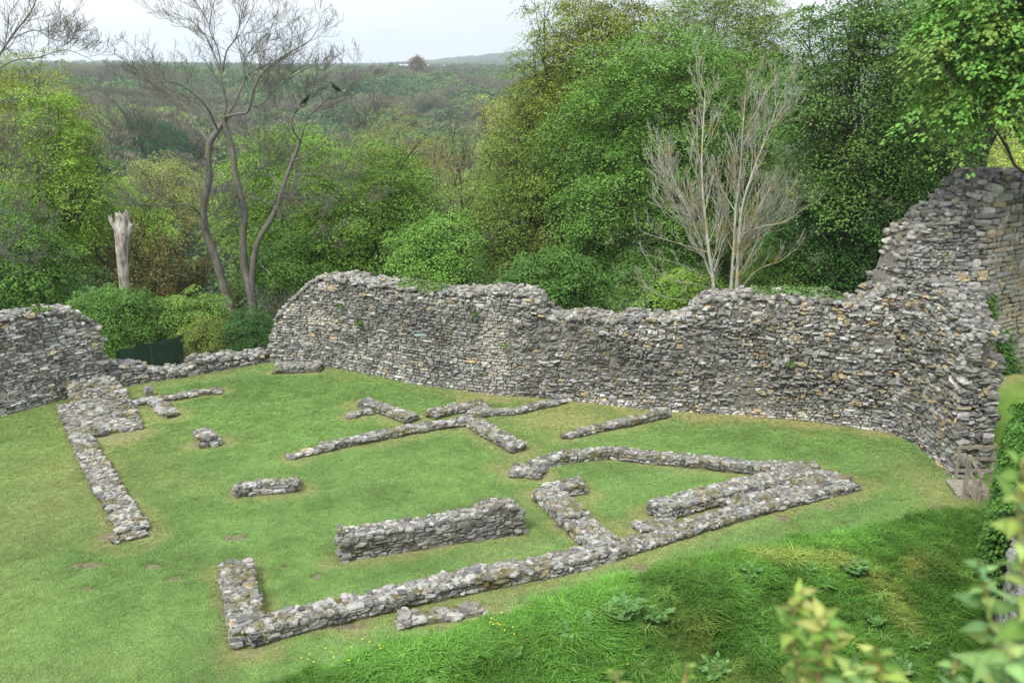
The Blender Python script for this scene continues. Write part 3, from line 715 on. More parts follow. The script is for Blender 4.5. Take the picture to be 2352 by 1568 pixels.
# rough bank grass
n = 60000
r = rng.uniform(11, 27, n); th = np.radians(rng.uniform(-33, 33, n)); x = r * np.sin(th); y = r * np.cos(th)
_, _, rg, _ = masks(x, y); k = (rng.random(n) < (rg - .2)) & in_view(x, y, -.8, 150) & (np.hypot(x, y) > 11.5); x, y = x[k], y[k]; n = len(x)
hn = fbm(x * .7, y * .7, 0, 95); ed = (np.interp(x, exx, exy) - y)
sc = (.75 + .75 * hn + .15 * rng.normal(size=n)) * (.8 + .25 * sstep(.0, 1.0, ed)); sc = np.clip(sc, .3, 1.6)
g = np.array([.108, .24, .04]) * (1 + .9 * fbm(x * .5, y * .5, 0, 96)[:, None]); yl = sstep(.1, .5, fbm(x * .8, y * .8, 0, 97))[:, None] * sstep(2, 6, x)[:, None]
g = g * (1 - .6 * yl) + np.array([.36, .38, .10]) * .6 * yl
print('bank tufts', n)
scatter('bank_grass', np.stack([x, y, terrain(x, y) - .02], 1), sc, rng.uniform(0, 6.28, n), g * rng.uniform(.7, 1.35, (n, 1)),
        [blades(30, .34, .12, 1.3, .008, .4) for _ in range(6)], 'long rough grass on the bank below the lawn edge')
n = 100; x = rng.uniform(-1, 12, n); y = np.interp(x, exx, exy) - rng.uniform(1.0, 7, n)
k = in_view(x, y, -1, 40); x, y = x[k], y[k]; n = len(x)
scatter('grass_tussocks', np.stack([x, y, terrain(x, y)], 1), rng.uniform(.6, 1.15, n), rng.uniform(0, 6.28, n), np.array([.22, .34, .085]) * rng.uniform(.7, 1.2, (n, 1)),
        [blades(46, .34, .07, 1.5, .007, .2) for _ in range(4)], 'pale arching tussocks of grass on the bank')
# small flowers
def flower_mesh():
    mb = MB(); an = np.arange(6) * math.pi / 3
    V = np.concatenate([[[0, 0, .0]], np.stack([.018 * np.cos(an), .018 * np.sin(an), np.full(6, .008)], 1)]) + [0, 0, .2]
    mb.add(V, [[0, i + 1, (i + 1) % 6 + 1] for i in range(6)], (1, 1, 1)); return mesh_np('flower', np.concatenate(mb.V), [np.concatenate(v) for v in mb.Fs.values()], M['inst'], np.concatenate(mb.C))
fx = []
for a, b_, s_, k in ((1165, 1480, 30, 9), (1420, 1505, 20, 4), (1465, 1580, 16, 4), (1090, 1590, 30, 5), (860, 1530, 25, 5), (745, 1560, 30, 8)):
    for _ in range(k): fx.append(G(a + rng.normal(0, s_), b_ - 20 + rng.normal(0, s_ * .35)))
fx = np.array(fx); fx[:, 2] = terrain(fx[:, 0], fx[:, 1]) + .06
scatter('buttercups', fx, np.full(len(fx), 1.1), np.zeros(len(fx)), np.tile([.75, .6, .03], (len(fx), 1)), [flower_mesh()], 'tiny yellow buttercups at the lawn edge')

# ------------------------------------------------------------------ foliage
def leaf_verts(c, d, n, s, wid=.40, fold=.12):
    w = unit(np.cross(d, n)); s = s[:, None]
    V = np.stack([c - d * .5 * s, c + w * wid * s + n * fold * s - d * .05 * s, c + d * .5 * s, c - w * wid * s + n * fold * s - d * .05 * s], 1)
    return V.reshape(-1, 3), np.arange(len(c))[:, None] * 4 + np.arange(4)[None]
PALM = np.array([[0, -.5], [.30, -.42], [.22, -.15], [.50, .02], [.27, .12], [0, .55], [-.27, .12], [-.50, .02], [-.22, -.15], [-.30, -.42]])
def palm_verts(c, d, n, s):
    w = unit(np.cross(d, n)); V = c[:, None] + s[:, None, None] * (PALM[None, :, :1] * w[:, None] + PALM[None, :, 1:] * d[:, None] - n[:, None] * (PALM[None, :, :1] ** 2) * .5)
    return V.reshape(-1, 3), np.arange(len(c))[:, None] * 10 + np.arange(10)[None]
def clusters(mb, C, out, rc, m, ls, col, colv=.16, droop=.4, palm=False, flat=.35, tipc=None, wid=.4):
    """leafy sprays: C centres, out outward dir, rc radius, m leaves each, ls leaf size"""
    n = len(C); rc = np.broadcast_to(rc, (n,))
    a = rng.uniform(0, 6.28, (n, m)); r = np.sqrt(rng.random((n, m)))
    off = np.stack([np.cos(a) * r, np.sin(a) * r, -flat * r * r + rng.normal(0, .07, (n, m))], -1) * rc[:, None, None]
    sl = unit(out + np.array([0, 0, 1.0]))                      # spray plane normal leans outward
    # shear so that spray dips outward
    k = (off[..., 0] * sl[:, None, 0] + off[..., 1] * sl[:, None, 1]) / np.maximum(sl[:, None, 2], .5)
    off[..., 2] -= k * .6
    P = C[:, None] + off
    hd = np.stack([np.cos(a), np.sin(a), np.zeros_like(a)], -1) + .6 * out[:, None] * np.array([1, 1, .2]) + rng.normal(0, .35, (n, m, 3))
    hd[..., 2] -= droop * (.4 + r); hd = unit(hd)
    nn = unit(np.array([0, 0, 1.]) + .35 * sl[:, None] + .5 * np.stack([np.cos(a) * r, np.sin(a) * r, 0 * a], -1) + rng.normal(0, .22, (n, 1, 3)) + rng.normal(0, .17, (n, m, 3)))
    s = ls * rng.uniform(.65, 1.3, (n, m))
    cc = np.asarray(col) * (1 + colv * rng.normal(size=(n, 1, 1))) * rng.uniform(.9, 1.1, (n, m, 1)) * np.ones((n, m, 3))
    if tipc is not None:
        w = (rng.random((n, 1, 1)) < .3) * rng.uniform(.35, .55, (n, m, 1)); cc = cc * (1 - w) + np.asarray(tipc) * w
    V, Fc = (palm_verts(P.reshape(-1, 3), hd.reshape(-1, 3), nn.reshape(-1, 3), s.ravel()) if palm else leaf_verts(P.reshape(-1, 3), hd.reshape(-1, 3), nn.reshape(-1, 3), s.ravel(), wid))
    mb.add(V, Fc, np.repeat(np.clip(cc.reshape(-1, 3), .004, .7), 10 if palm else 4, axis=0))
def sph(n):
    i = np.arange(n) + .5; ph = np.arccos(1 - 2 * i / n); th = math.pi * (1 + 5 ** .5) * i
    return np.stack([np.cos(th) * np.sin(ph), np.sin(th) * np.sin(ph), np.cos(ph)], 1)
def limb(mb, a, b_, r0, r1, sag=.1, k=6, n=7, mi=0):
    t = np.linspace(0, 1, n)[:, None]; a = np.asarray(a, float); b_ = np.asarray(b_, float); l = np.linalg.norm(b_ - a)
    mid = rng.normal(0, .06 * l, 3); P = a + (b_ - a) * t + mid * np.sin(t * math.pi) + rng.normal(0, .012 * l, (n, 3)) * np.sin(t * math.pi) + np.array([0, 0, sag * l]) * np.sin(t * math.pi)
    mb.tube(P, np.linspace(r0, r1, n), k, mi=mi); return P
def leafy_tree(name, label, cat, base, center, radii, col, lobes=14, ls=.20, rc=.75, m=34, lobe_r=.42, dens=1.0, trunk_r=.32, tipc=None, group='leafy trees beyond the curtain wall', droop=.55, palm=False, bark='bark', gap=.0, parts=('trunk', 'crown'), flat=.5, limbs=True, wid=.4, colv=.16, fill=.25):
    base = np.asarray(base, float); center = np.asarray(center, float); radii = np.asarray(radii, float)
    root = empty(name, base, label, cat, group)
    rm = float(np.cbrt(np.prod(radii))); sd0 = rng.uniform(0, 90)
    area = 4 * math.pi * rm * rm; C = []; O = []
    pr = rc * .66
    def env(d): return 1 + .42 * fbm(d[:, 0] * 1.9 + sd0, d[:, 1] * 1.9, d[:, 2] * 1.9, 3) + .25 * fbm(d[:, 0] * 5 + sd0, d[:, 1] * 5, d[:, 2] * 5, 6)
    for frac, lo, hi in ((1.85, .84, 1.03), (1.2, .6, .84), (.8, .3, .6)):
        n_ = int(area * ((lo + hi) / 2) ** 2 * frac / (pr * pr) * dens) + 6
        d = unit(sph(n_) + rng.normal(0, .22, (n_, 3))); d = d[d[:, 2] > -.8]
        c_ = center + d * radii * (env(d) * rng.uniform(lo, hi, len(d)))[:, None]
        if hi > .7:      # tiers of boughs: shelves that stand out with recesses under them
            f = (-c_[:, 2] / (2.1 * rc) + 1.3 * noise(d[:, 0] * 1.6 + sd0, d[:, 1] * 1.6, 0, 8)) % 1.0
            c_ = center + (c_ - center) * (1 - .26 * sstep(.25, 1, f))[:, None] * np.array([1, 1, 1]); k = rng.random(len(d)) > .7 * sstep(.45, .8, f) * (1 if hi > .9 else .4); c_ = c_[k]; d = d[k]; c_ = c_ + d * (.5 * rc * noise(c_[:, 0] / 1.1, c_[:, 1] / 1.1, c_[:, 2] / .8, 12))[:, None]
        C.append(c_); O.append(d)
    C = np.concatenate(C); O = np.concatenate(O)
    keep = rng.random(len(C)) > gap * 1.1; keep &= C[:, 2] > terrain(C[:, 0], C[:, 1]) - .2
    C, O = C[keep], O[keep]; lc = C[rng.choice(len(C), min(len(C), 18), replace=False)]; lr = np.full(len(lc), rm * .22)
    mb = MB(); sizes = pr * rng.gamma(7, 1 / 7, len(C)); q3 = np.quantile(sizes, [.33, .66])
    for a_, b2 in ((0, q3[0]), (q3[0], q3[1]), (q3[1], 99)):
        k = (sizes >= a_) & (sizes < b2)
        if k.any(): clusters(mb, C[k], O[k], sizes[k], max(5, int(m * (sizes[k].mean() / rc) ** 2 * 1.75)), ls * .69, col, colv, droop, palm, flat, tipc, wid)
    mb.build(parts[1], M['leaf'], root, origin=base)
    if limbs:
        mb = MB(); fork = base * .45 + center * .55; fork[2] = max(base[2] + .5, min(center[2] - radii[2] * .35, base[2] + (center[2] - base[2]) * .6))
        limb(mb, base - [0, 0, .4], fork, trunk_r, trunk_r * .7, .0, 9, 9)
        for c_, r_ in zip(lc, lr):
            P = limb(mb, fork + rng.normal(0, .1, 3), fork + (c_ - fork) * .85, trunk_r * .28, trunk_r * .05, .08, 6, 8)
            for _ in range(6):
                q_ = P[rng.integers(3, 8)]; d = unit(rng.normal(size=3)); limb(mb, q_, c_ + d * r_ * np.array([1.05, 1.05, .8]), trunk_r * .07, .012, .05, 4, 5)
        mb.build(parts[0], M[bark], root, smooth=True, origin=base)
    return root
def px_tree(name, label, cat, x0, x1, y0, y1, Y, col, depth=.9, basex=None, **kw):
    col = np.asarray(col) * 1.9 * np.array([1.2, 1.08, .95])
    """tree whose crown fills a measured box at distance Y"""
    a = D(x0, (y0 + y1) / 2, Y); c = D(x1, (y0 + y1) / 2, Y); t = D((x0 + x1) / 2, y0, Y); b_ = D((x0 + x1) / 2, y1, Y)
    cx = (a[0] + c[0]) / 2; rx = (c[0] - a[0]) / 2; rz = (t[2] - b_[2]) / 2; cz = (t[2] + b_[2]) / 2
    bx = cx if basex is None else D(basex, y1, Y)[0]
    base = (bx, Y, float(terrain(bx, Y)))
    return leafy_tree(name, label, cat, base, (cx, Y, cz), (rx * 1.0, min(rx, rz * 1.1) * depth, rz * 1.0), col, **kw)
GREEN = (.060, .125, .020); DEEP = (.040, .092, .022); MID = (.048, .110, .022); YEL = (.17, .19, .035); OLV = (.125, .125, .030); BRIGHT = (.085, .170, .028); DARK = (.020, .055, .014)
T = px_tree
# right-hand group
T('sycamore_tree', 'huge mid-green sycamore filling the centre right above the curtain wall', 'tree', 1230, 1860, 30, 740, 44, MID, lobes=44, ls=0.149, rc=.8, m=71, lobe_r=.27, trunk_r=.5, tipc=(0.135, 0.24, 0.0525))
T('sycamore_tree', 'olive-leaved tree with open dark limbs, its top against the sky right of the valley', 'tree', 1195, 1560, -60, 400, 50, (.082, .118, .022), lobes=24, ls=0.149, rc=.8, m=50, lobe_r=.27, trunk_r=.3, gap=.0, dens=1.5, basex=1390, tipc=(0.225, 0.225, 0.045))
T('sycamore_tree', 'olive-green tree low on the left flank of the huge sycamore', 'tree', 1045, 1370, 300, 720, 47, (.062, .112, .022), lobes=22, ls=0.143, rc=.8, m=63, lobe_r=.30, trunk_r=.4, tipc=(0.195, 0.21, 0.045))
T('sycamore_tree', 'olive-green rounded tree at the left foot of the open olive-leaved tree', 'tree', 1110, 1340, 170, 470, 52, (.070, .112, .022), lobes=22, ls=.145, rc=.8, m=50, lobe_r=.30, trunk_r=.35, gap=.08, tipc=(.2, .22, .04))
T('ash_tree', 'tall thin-leaved pale green tree with sky showing through its top', 'tree', 1480, 1840, -130, 330, 52, (.085, .135, .035), lobes=26, ls=0.136, rc=.75, m=37, lobe_r=.25, trunk_r=.3, gap=.0, dens=1.5, basex=1680)
T('chestnut_tree', 'dark green broad tree standing between the pale bare tree and the tower ruin', 'tree', 1790, 2170, -110, 540, 36, DEEP, lobes=30, ls=0.149, rc=.8, m=71, lobe_r=.30, trunk_r=.4, tipc=(0.15, 0.195, 0.0525), basex=1960)
T('chestnut_tree', 'dark green tree between the broad dark tree and the bright right-hand sycamore', 'tree', 2000, 2260, 60, 500, 40, (.036, .084, .02), lobes=20, ls=.15, rc=.8, m=70, lobe_r=.3, trunk_r=.25, basex=2250, tipc=(.12, .15, .05))
T('chestnut_tree', 'dark shaded tree low behind the stepped edge of the tower ruin', 'tree', 1760, 2180, 330, 760, 37.5, (.028, .078, .018), lobes=26, ls=0.149, rc=.8, m=71, lobe_r=.30, trunk_r=.4, basex=1900)
T('chestnut_tree', 'very dark tree at the top edge behind the bright right-hand sycamore', 'tree', 2020, 2420, -120, 300, 46, DARK, lobes=20, ls=0.161, rc=.9, m=71, lobe_r=.32, trunk_r=.3, basex=2330)
T('lime_tree', 'light yellow-green tree glimpsed through the gap above the tower ruin', 'tree', 2080, 2420, 250, 620, 58, (.17, .23, .05), lobes=18, ls=0.161, rc=1.0, m=63, lobe_r=.36, trunk_r=.3)
T('sycamore_tree', 'bright large-leaved sycamore overhanging the tower ruin at the right edge', 'tree', 2095, 2560, -220, 392, 28.5, (.052, .128, .026), lobes=40, ls=0.19, rc=.6, m=34, lobe_r=.25, trunk_r=.22, palm=True, droop=1.0, basex=2680, gap=.05, tipc=(0.21, 0.24, 0.045), wid=.4)
# centre trees
T('sycamore_tree', 'rounded green sycamore right behind the ragged peak of the curtain wall', 'tree', 700, 1060, 310, 720, 45, GREEN, lobes=26, ls=0.143, rc=.75, m=67, lobe_r=.30, trunk_r=.35, tipc=(0.165, 0.27, 0.0525))
T('sycamore_tree', 'green sycamore directly behind the bare ash trunks', 'tree', 500, 830, 270, 700, 49, (.066, .135, .022), lobes=24, ls=0.143, rc=.8, m=67, lobe_r=.32, trunk_r=.35, tipc=(0.18, 0.285, 0.0525), basex=640)
T('sycamore_tree', 'lower light-topped sycamore bough above the dip of the curtain wall', 'tree', 880, 1120, 470, 740, 41, (.060, .135, .026), lobes=16, ls=0.13, rc=.7, m=63, lobe_r=.36, trunk_r=.22, tipc=(0.165, 0.3, 0.0675))
T('young_maple', 'olive-brown budding tree rising furthest right of the valley view', 'tree', 930, 1150, 270, 560, 62, (.095, .110, .034), lobes=18, ls=0.136, rc=.9, m=42, lobe_r=.34, trunk_r=.3, gap=.2, wid=.2)
T('young_maple', 'olive-brown budding tree just below the wooded hillside', 'tree', 790, 1020, 240, 560, 66, (.105, .108, .034), lobes=18, ls=0.136, rc=.9, m=42, lobe_r=.34, trunk_r=.3, gap=.2, wid=.2)
T('willow_tree', 'bright yellow-green tree on the slope left of the olive-leaved tree', 'tree', 1085, 1270, 205, 330, 95, (.125, .16, .045), lobes=16, ls=0.186, rc=1.3, m=63, lobe_r=.38, trunk_r=.3)
T('shrub', 'dark undergrowth shrub behind the central dip of the curtain wall', 'shrub', 1150, 1420, 560, 760, 38.5, (.035, .085, .018), lobes=14, ls=0.124, rc=.6, m=63, lobe_r=.4, trunk_r=.1, group='shrubs behind the walls')
T('shrub', 'bright leafy shrub at the foot of the pale bare tree', 'shrub', 1500, 1660, 610, 740, 36, (.085, .16, .03), lobes=12, ls=0.0992, rc=.5, m=63, lobe_r=.4, trunk_r=.08, group='shrubs behind the walls')
T('shrub', 'leafy shrub between the pale bare tree and the ivy on the wall', 'shrub', 1690, 1880, 560, 720, 37, (.075, .14, .03), lobes=12, ls=0.0992, rc=.5, m=63, lobe_r=.4, trunk_r=.08, group='shrubs behind the walls')
# left trees
T('sycamore_tree', 'fresh green sycamore nearest the left edge, taller than the dead stump', 'tree', 20, 270, 190, 700, 45, (.078, .150, .022), lobes=30, ls=0.136, rc=.72, m=63, lobe_r=.28, trunk_r=.3, basex=105, tipc=(0.225, 0.33, 0.06))
T('sycamore_tree', 'dark olive tree top behind the fresh green sycamore at far left', 'tree', -160, 230, 115, 480, 53, (.090, .125, .024), lobes=24, ls=0.143, rc=.8, m=50, lobe_r=.3, trunk_r=.3, gap=.15)
T('sycamore_tree', 'shaded green tree low at the far left edge above the tall pale wall', 'tree', -150, 170, 430, 780, 41, (.045, .105, .020), lobes=20, ls=0.124, rc=.65, m=63, lobe_r=.34, trunk_r=.3)
T('hazel_bush', 'mid-green hazel around the foot of the dead stump', 'bush', 150, 380, 645, 830, 38.5, (.050, .115, .024), lobes=20, ls=0.105, rc=.5, m=63, lobe_r=.34, trunk_r=.1, group='shrubs behind the walls')
T('elder_bush', 'loose green elder between the dead stump and the leaning ash trunk', 'bush', 340, 530, 660, 820, 39.5, (.070, .135, .028), lobes=16, ls=0.105, rc=.5, m=58, lobe_r=.36, trunk_r=.08, group='shrubs behind the walls')
T('lime_tree', 'lime-green young tree left of the bare ash above the dead stump', 'tree', 190, 390, 400, 640, 56, (.13, .24, .035), lobes=18, ls=0.136, rc=.8, m=58, lobe_r=.36, trunk_r=.2)
T('willow_tree', 'yellow-tinged tree behind the leaning ash trunk', 'tree', 255, 490, 345, 560, 70, (.095, .125, .038), lobes=20, ls=0.155, rc=1.0, m=50, lobe_r=.36, trunk_r=.25, gap=.15)
T('holly_bush', 'olive-green rounded bush left of the dark one behind the low wall', 'bush', 425, 545, 728, 812, 37.6, (.070, .105, .024), lobes=14, ls=0.0744, rc=.4, m=84, lobe_r=.42, trunk_r=.06, group='rounded bushes behind the low wall')
T('holly_bush', 'dark green dense rounded bush touching the sloping end of the curtain wall', 'bush', 515, 648, 712, 815, 37.2, (.022, .060, .016), lobes=14, ls=0.0744, rc=.4, m=84, lobe_r=.42, trunk_r=.06, group='rounded bushes behind the low wall')
T('sycamore_tree', 'shaded green tree low behind the twin ash trunks', 'tree', 560, 800, 520, 780, 43, (.040, .095, .018), lobes=18, ls=0.124, rc=.65, m=63, lobe_r=.36, trunk_r=.2)

# ------------------------------------------------------------------ bare trees
def grow(mb, P0, d, ln, r, lev, maxlev, k, par, ends=None):
    n = par.get('n', 6); pts = [np.array(P0, float)]; d = unit(np.asarray(d, float)); seg = ln / (n - 1)
    up = np.array([0, 0, 1.])
    for i_ in range(n - 1):
        d = unit(d + rng.normal(0, par['wob'], 3) + up * par['up'] * (1 if lev > 0 else .3)); pts.append(pts[-1] + d * seg)
    P = np.array(pts); rr = np.linspace(r, max(r * par['taper'], par['rmin']), n); mb.tube(P, rr, 6 if r > .06 else (4 if r > .02 else 3), cap=False)
    branch(mb, P, rr, ln, lev, maxlev, par)
    return P
def branch(mb, P, rr, ln, lev, maxlev, par, f0=None):
    if lev >= maxlev: return
    n = len(P); nk = par['kids'][min(lev, len(par['kids']) - 1)]
    f0 = par.get('f0', .25) if f0 is None else f0
    T_ = unit(np.gradient(P, axis=0))
    for j_ in range(nk):
        f = f0 + (1 - f0) * (j_ + rng.random()) / nk; q_ = f * (n - 1); i_ = min(int(q_), n - 2); w = q_ - i_
        p = P[i_] * (1 - w) + P[i_ + 1] * w; t = T_[i_]; a = rng.uniform(0, 6.28)
        u_ = unit(np.cross(t, [.3, .5, .8])); v = np.cross(t, u_); side = u_ * math.cos(a) + v * math.sin(a)
        ang = R_(rng.uniform(*par['ang'])); d = t * math.cos(ang) + side * math.sin(ang)
        if d[2] < par.get('mind', -.4): d[2] *= -.3
        l = ln * par['ratio'] * rng.uniform(.6, 1.15) * (1.1 - .45 * f); r = min(np.interp(q_, np.arange(n), rr) * rng.uniform(.5, .7), l * .013 + .003)
        grow(mb, p, d, l, max(r, par['rmin']), lev + 1, maxlev, 3, par)
def spline(pts, n=24):
    pts = np.asarray(pts, float); t = np.arange(len(pts)); q_ = np.linspace(0, len(pts) - 1, n); out = []
    for x in q_:
        i_ = min(int(x), len(pts) - 2); u_ = x - i_; p0 = pts[max(i_ - 1, 0)]; p1 = pts[i_]; p2 = pts[i_ + 1]; p3 = pts[min(i_ + 2, len(pts) - 1)]
        out.append(.5 * ((2 * p1) + (-p0 + p2) * u_ + (2 * p0 - 5 * p1 + 4 * p2 - p3) * u_ ** 2 + (-p0 + 3 * p1 - 3 * p2 + p3) * u_ ** 3))
    return np.array(out)
# the big ash: stems and limbs measured, twigs grown
YA = 41.0
def pl(pts, dy=0.0):   # picture polyline with depth drift
    n_ = len(pts); return spline([D(a, b_, YA + (c if len(q_) > 2 else 0)) for q_ in pts for a, b_, c in [(q_[0], q_[1], q_[2] if len(q_) > 2 else 0)]], max(8, n_ * 4))
par_ash = dict(n=7, wob=.11, up=.11, taper=.3, rmin=.006, kids=[9, 11, 7, 5], ang=(25, 65), ratio=.58, f0=.12)
px2m = YA / F * 1.0
def stem(mb, pts, w0, w1, ln=None, lev=1, maxlev=4, par=par_ash, tw=True, f0=.3, wsc=.43):
    P = pl(pts); rr = np.linspace(w0 * wsc, w1 * wsc, len(P)) * px2m / 2; mb.tube(P, rr, 8 if w0 > 12 else 5, cap=False)
    if tw: branch(mb, P, rr, (ln or 2.8), lev, maxlev, par, f0)
    return P
bA = D(540, 760, YA); bA[2] = terrain(bA[0], bA[1])
# left leaning trunk
rootA = empty('ash_tree', bA, 'bare ash with a single leaning trunk, left of the twin-stemmed ash', 'tree', 'bare trees')
mb = MB()
stem(mb, [(548, 800), (535, 735), (512, 650), (490, 580), (470, 520), (468, 470), (480, 415), (478, 370), (482, 330), (500, 300), (520, 270)], 52, 26, tw=False)
mb.build('trunk', M['ash_bark'], rootA, True, bA); mb = MB()
for pts, a, b_ in (([(482, 330, 0), (460, 300, .5), (430, 250, 1), (390, 215, 1.5), (350, 175, 2), (320, 160, 2.5)], 12, 2),
                   ([(500, 300, 0), (480, 255, -1), (450, 220, -1.5), (400, 190, -2), (350, 190, -2.5), (290, 175, -3)], 11, 2),
                   ([(520, 270, 0), (540, 235, .5), (560, 190, 1), (580, 165, 1), (640, 140, 2), (700, 110, 2)], 15, 3),
                   ([(462, 495, 0), (430, 470, -1), (380, 475, -1), (330, 470, -1.5), (300, 490, -1.5)], 9, 2),
                   ([(478, 370, 0), (430, 345, -1), (370, 325, -1.5), (300, 300, -2), (260, 290, -2)], 8, 2),
                   ([(475, 500, 0), (490, 490, 0), (500, 498, -.2), (510, 510, -.3)], 9, 3)):
    stem(mb, pts, a, b_, 3.4, 1, 4)
mb.build('branches', M['ash_bark'], rootA, True, bA)
# twin-stemmed ash
bB = D(592, 760, YA); bB[2] = terrain(bB[0], bB[1])
rootB = empty('ash_tree', bB, 'tall bare ash with twin stems and two crows in its branches', 'tree', 'bare trees')
mb = MB()
stem(mb, [(596, 800), (585, 730), (572, 660), (560, 600), (558, 540), (562, 490), (550, 440), (540, 400), (535, 350), (520, 300), (512, 270)], 50, 28, tw=False)
stem(mb, [(592, 740), (580, 680), (580, 620), (592, 555), (625, 500), (645, 450), (655, 415), (672, 370), (690, 325)], 40, 18, tw=False)
stem(mb, [(600, 610, 0), (625, 635, -.3), (628, 660, -.4), (612, 685, -.6), (600, 700, -.7)], 9, 4, tw=False)
mb.build('trunk', M['ash_bark'], rootB, True, bB); mb = MB()
for pts, a, b_ in (([(512, 270, 0), (520, 240, 0), (512, 200, 0), (505, 160, .2), (490, 120, .4), (470, 80, .5), (440, 50, .5), (400, 30, .6)], 14, 2),
                   ([(512, 165, 0), (520, 120, -.5), (540, 90, -.8), (550, 60, -1), (560, 10, -1), (580, -40, -1)], 9, 2),
                   ([(508, 160, 0), (500, 110, .3), (482, 70, .3), (485, 20, .3), (470, -40, .3)], 9, 2),
                   ([(512, 270, 0), (545, 262, -.5), (570, 255, -.6), (585, 200, -1), (610, 160, -1.3), (660, 125, -1.6), (715, 90, -2), (740, 40, -2)], 17, 2),
                   ([(575, 240, 0), (600, 240, -1), (640, 200, -1.2), (700, 160, -1.6), (740, 150, -2)], 9, 2),
                   ([(585, 200, 0), (560, 150, .7), (580, 110, 1), (620, 70, 1.2), (640, 20, 1.5)], 8, 2),
                   ([(550, 440, 0), (575, 400, .5), (600, 385, 1), (640, 380, 1), (660, 400, 1.2)], 8, 2),
                   ([(562, 450, 0), (600, 460, -1), (635, 480, -1.5), (660, 500, -2)], 7, 2),
                   ([(690, 325, 0), (700, 290, 0), (715, 262, .2), (745, 235, .4), (775, 208, .6), (800, 190, .8), (830, 170, 1)], 10, 2),
                   ([(690, 325, 0), (670, 290, -.5), (680, 255, -.6), (702, 238, -.7), (715, 200, -.7), (735, 160, -.7)], 9, 2),
                   ([(672, 370, 0), (720, 350, -1), (770, 300, -1), (820, 290, -1.2), (850, 280, -1.4)], 8, 2),
                   ([(655, 415, 0), (700, 400, -1.2), (750, 405, -1.6), (800, 430, -2), (830, 470, -2)], 8, 2),
                   ([(650, 430, 0), (620, 400, 1), (600, 360, 1.4), (590, 320, 1.6)], 8, 2),
                   ([(690, 325, 0), (650, 270, 1), (630, 230, 1.2), (640, 190, 1.6)], 7, 2),
                   ([(645, 450, 0), (690, 470, -1), (740, 520, -1.5), (760, 560, -2)], 6, 2),
                   ([(600, 700, -.7), (630, 720, -1), (650, 750, -1)], 5, 2)):
    stem(mb, pts, a, b_, 3.4, 1, 4)
mb.build('branches', M['ash_bark'], rootB, True, bB)
# pale bare tree behind the wall
YA = 34.5; px2m = YA / F
par_pale = dict(n=7, wob=.06, up=.15, taper=.35, rmin=.0065, kids=[8, 7, 5, 4], ang=(18, 46), ratio=.6, f0=.12)
bC = D(1670, 720, YA); bC[2] = terrain(bC[0], bC[1])
rootC = empty('bare_tree', bC, 'pale bare tree with three slim trunks and ochre lichen behind the curtain wall', 'tree', 'bare trees')
trs = [([(1640, 760), (1640, 690), (1638, 640), (1630, 590), (1622, 520), (1614, 440), (1612, 360), (1616, 280), (1620, 210)], 19, 3),
       ([(1676, 760), (1678, 690), (1682, 620), (1686, 560), (1690, 480), (1700, 400), (1706, 300), (1712, 220)], 17, 3),
       ([(1692, 760), (1692, 690), (1694, 620), (1696, 560), (1706, 470), (1735, 380), (1765, 300), (1790, 230)], 19, 3),
       ([(1640, 650, .2), (1620, 600, .4), (1605, 540, .6), (1560, 440, .8), (1530, 370, 1)], 9, 2), ([(1695, 610), (1720, 560), (1770, 500, .3), (1830, 460, .5)], 8, 2)]
mb = MB(); ps = []
for pts, a, b_ in trs: ps.append((stem(mb, pts, a, b_, tw=False, wsc=.62), a, b_))
mb.build('trunk', M['pale_bark'], rootC, True, bC); mb = MB()
for P_, a, b_ in ps: branch(mb, P_, np.linspace(a, b_, len(P_)) * px2m / 2 * .6, 3.6, 1, 4, dict(par_pale, kids=[0, 19, 7, 4]), .2)
for pts in ([(1636, 660), (1600, 625, -.5), (1540, 600, -1), (1480, 585, -1.3)], [(1636, 665), (1590, 650, -.8), (1530, 640, -1.2), (1490, 600, -1.5)], [(1625, 580), (1560, 560, -.6), (1510, 545, -1), (1470, 530, -1.2)], [(1695, 670), (1740, 620, -.6), (1790, 600, -1), (1830, 570, -1.2)], [(1618, 500), (1570, 450, -.6), (1530, 420, -1)], [(1700, 540), (1750, 520, -.6), (1800, 510, -1), (1860, 470, -1.5)], [(1636, 690), (1580, 690, -1), (1520, 680, -1.5), (1480, 655, -1.6)]):
    stem(mb, pts, 7, 2, 2.0, 2, 4, par_pale)
mb.build('branches', M['pale_bark'], rootC, True, bC)
# bare tree at the far left edge (its trunk stands outside the picture)
YA = 36.0; px2m = YA / F
bE = np.array([D(-130, 500, YA)[0], YA, 0]); bE[2] = terrain(bE[0], bE[1])
rootE = empty('bare_tree', bE, 'bare tree reaching in over the tall pale wall from the left edge', 'tree', 'bare trees')
mb = MB(); stem(mb, [(-140, 780), (-125, 600), (-110, 450), (-90, 330), (-60, 230)], 44, 26, tw=False); mb.build('trunk', M['ash_bark'], rootE, True, bE); mb = MB()
for pts, a, b_ in (([(-60, 230), (-10, 140), (30, 80, .3), (75, 20, .4), (90, -40, .5)], 16, 4), ([(-20, 170), (30, 140, -.3), (90, 132, -.5), (150, 115, -.6), (215, 140, -.8)], 9, 2), ([(25, 90), (80, 70, .2), (120, 90, .3), (170, 100, .5)], 7, 2),
                   ([(-110, 450), (-60, 440, -.5), (0, 480, -.8), (60, 500, -1), (100, 520, -1)], 8, 2), ([(-110, 500), (-40, 540, -.5), (20, 590, -.8), (50, 640, -1)], 8, 2), ([(-90, 330), (-30, 330, -.5), (40, 340, -.8), (90, 300, -1)], 9, 2), ([(-100, 420), (-20, 400, -.5), (30, 420, -.8), (80, 400, -1)], 8, 2)):
    stem(mb, pts, a, b_, 3.2, 1, 4)
mb.build('branches', M['ash_bark'], rootE, True, bE)
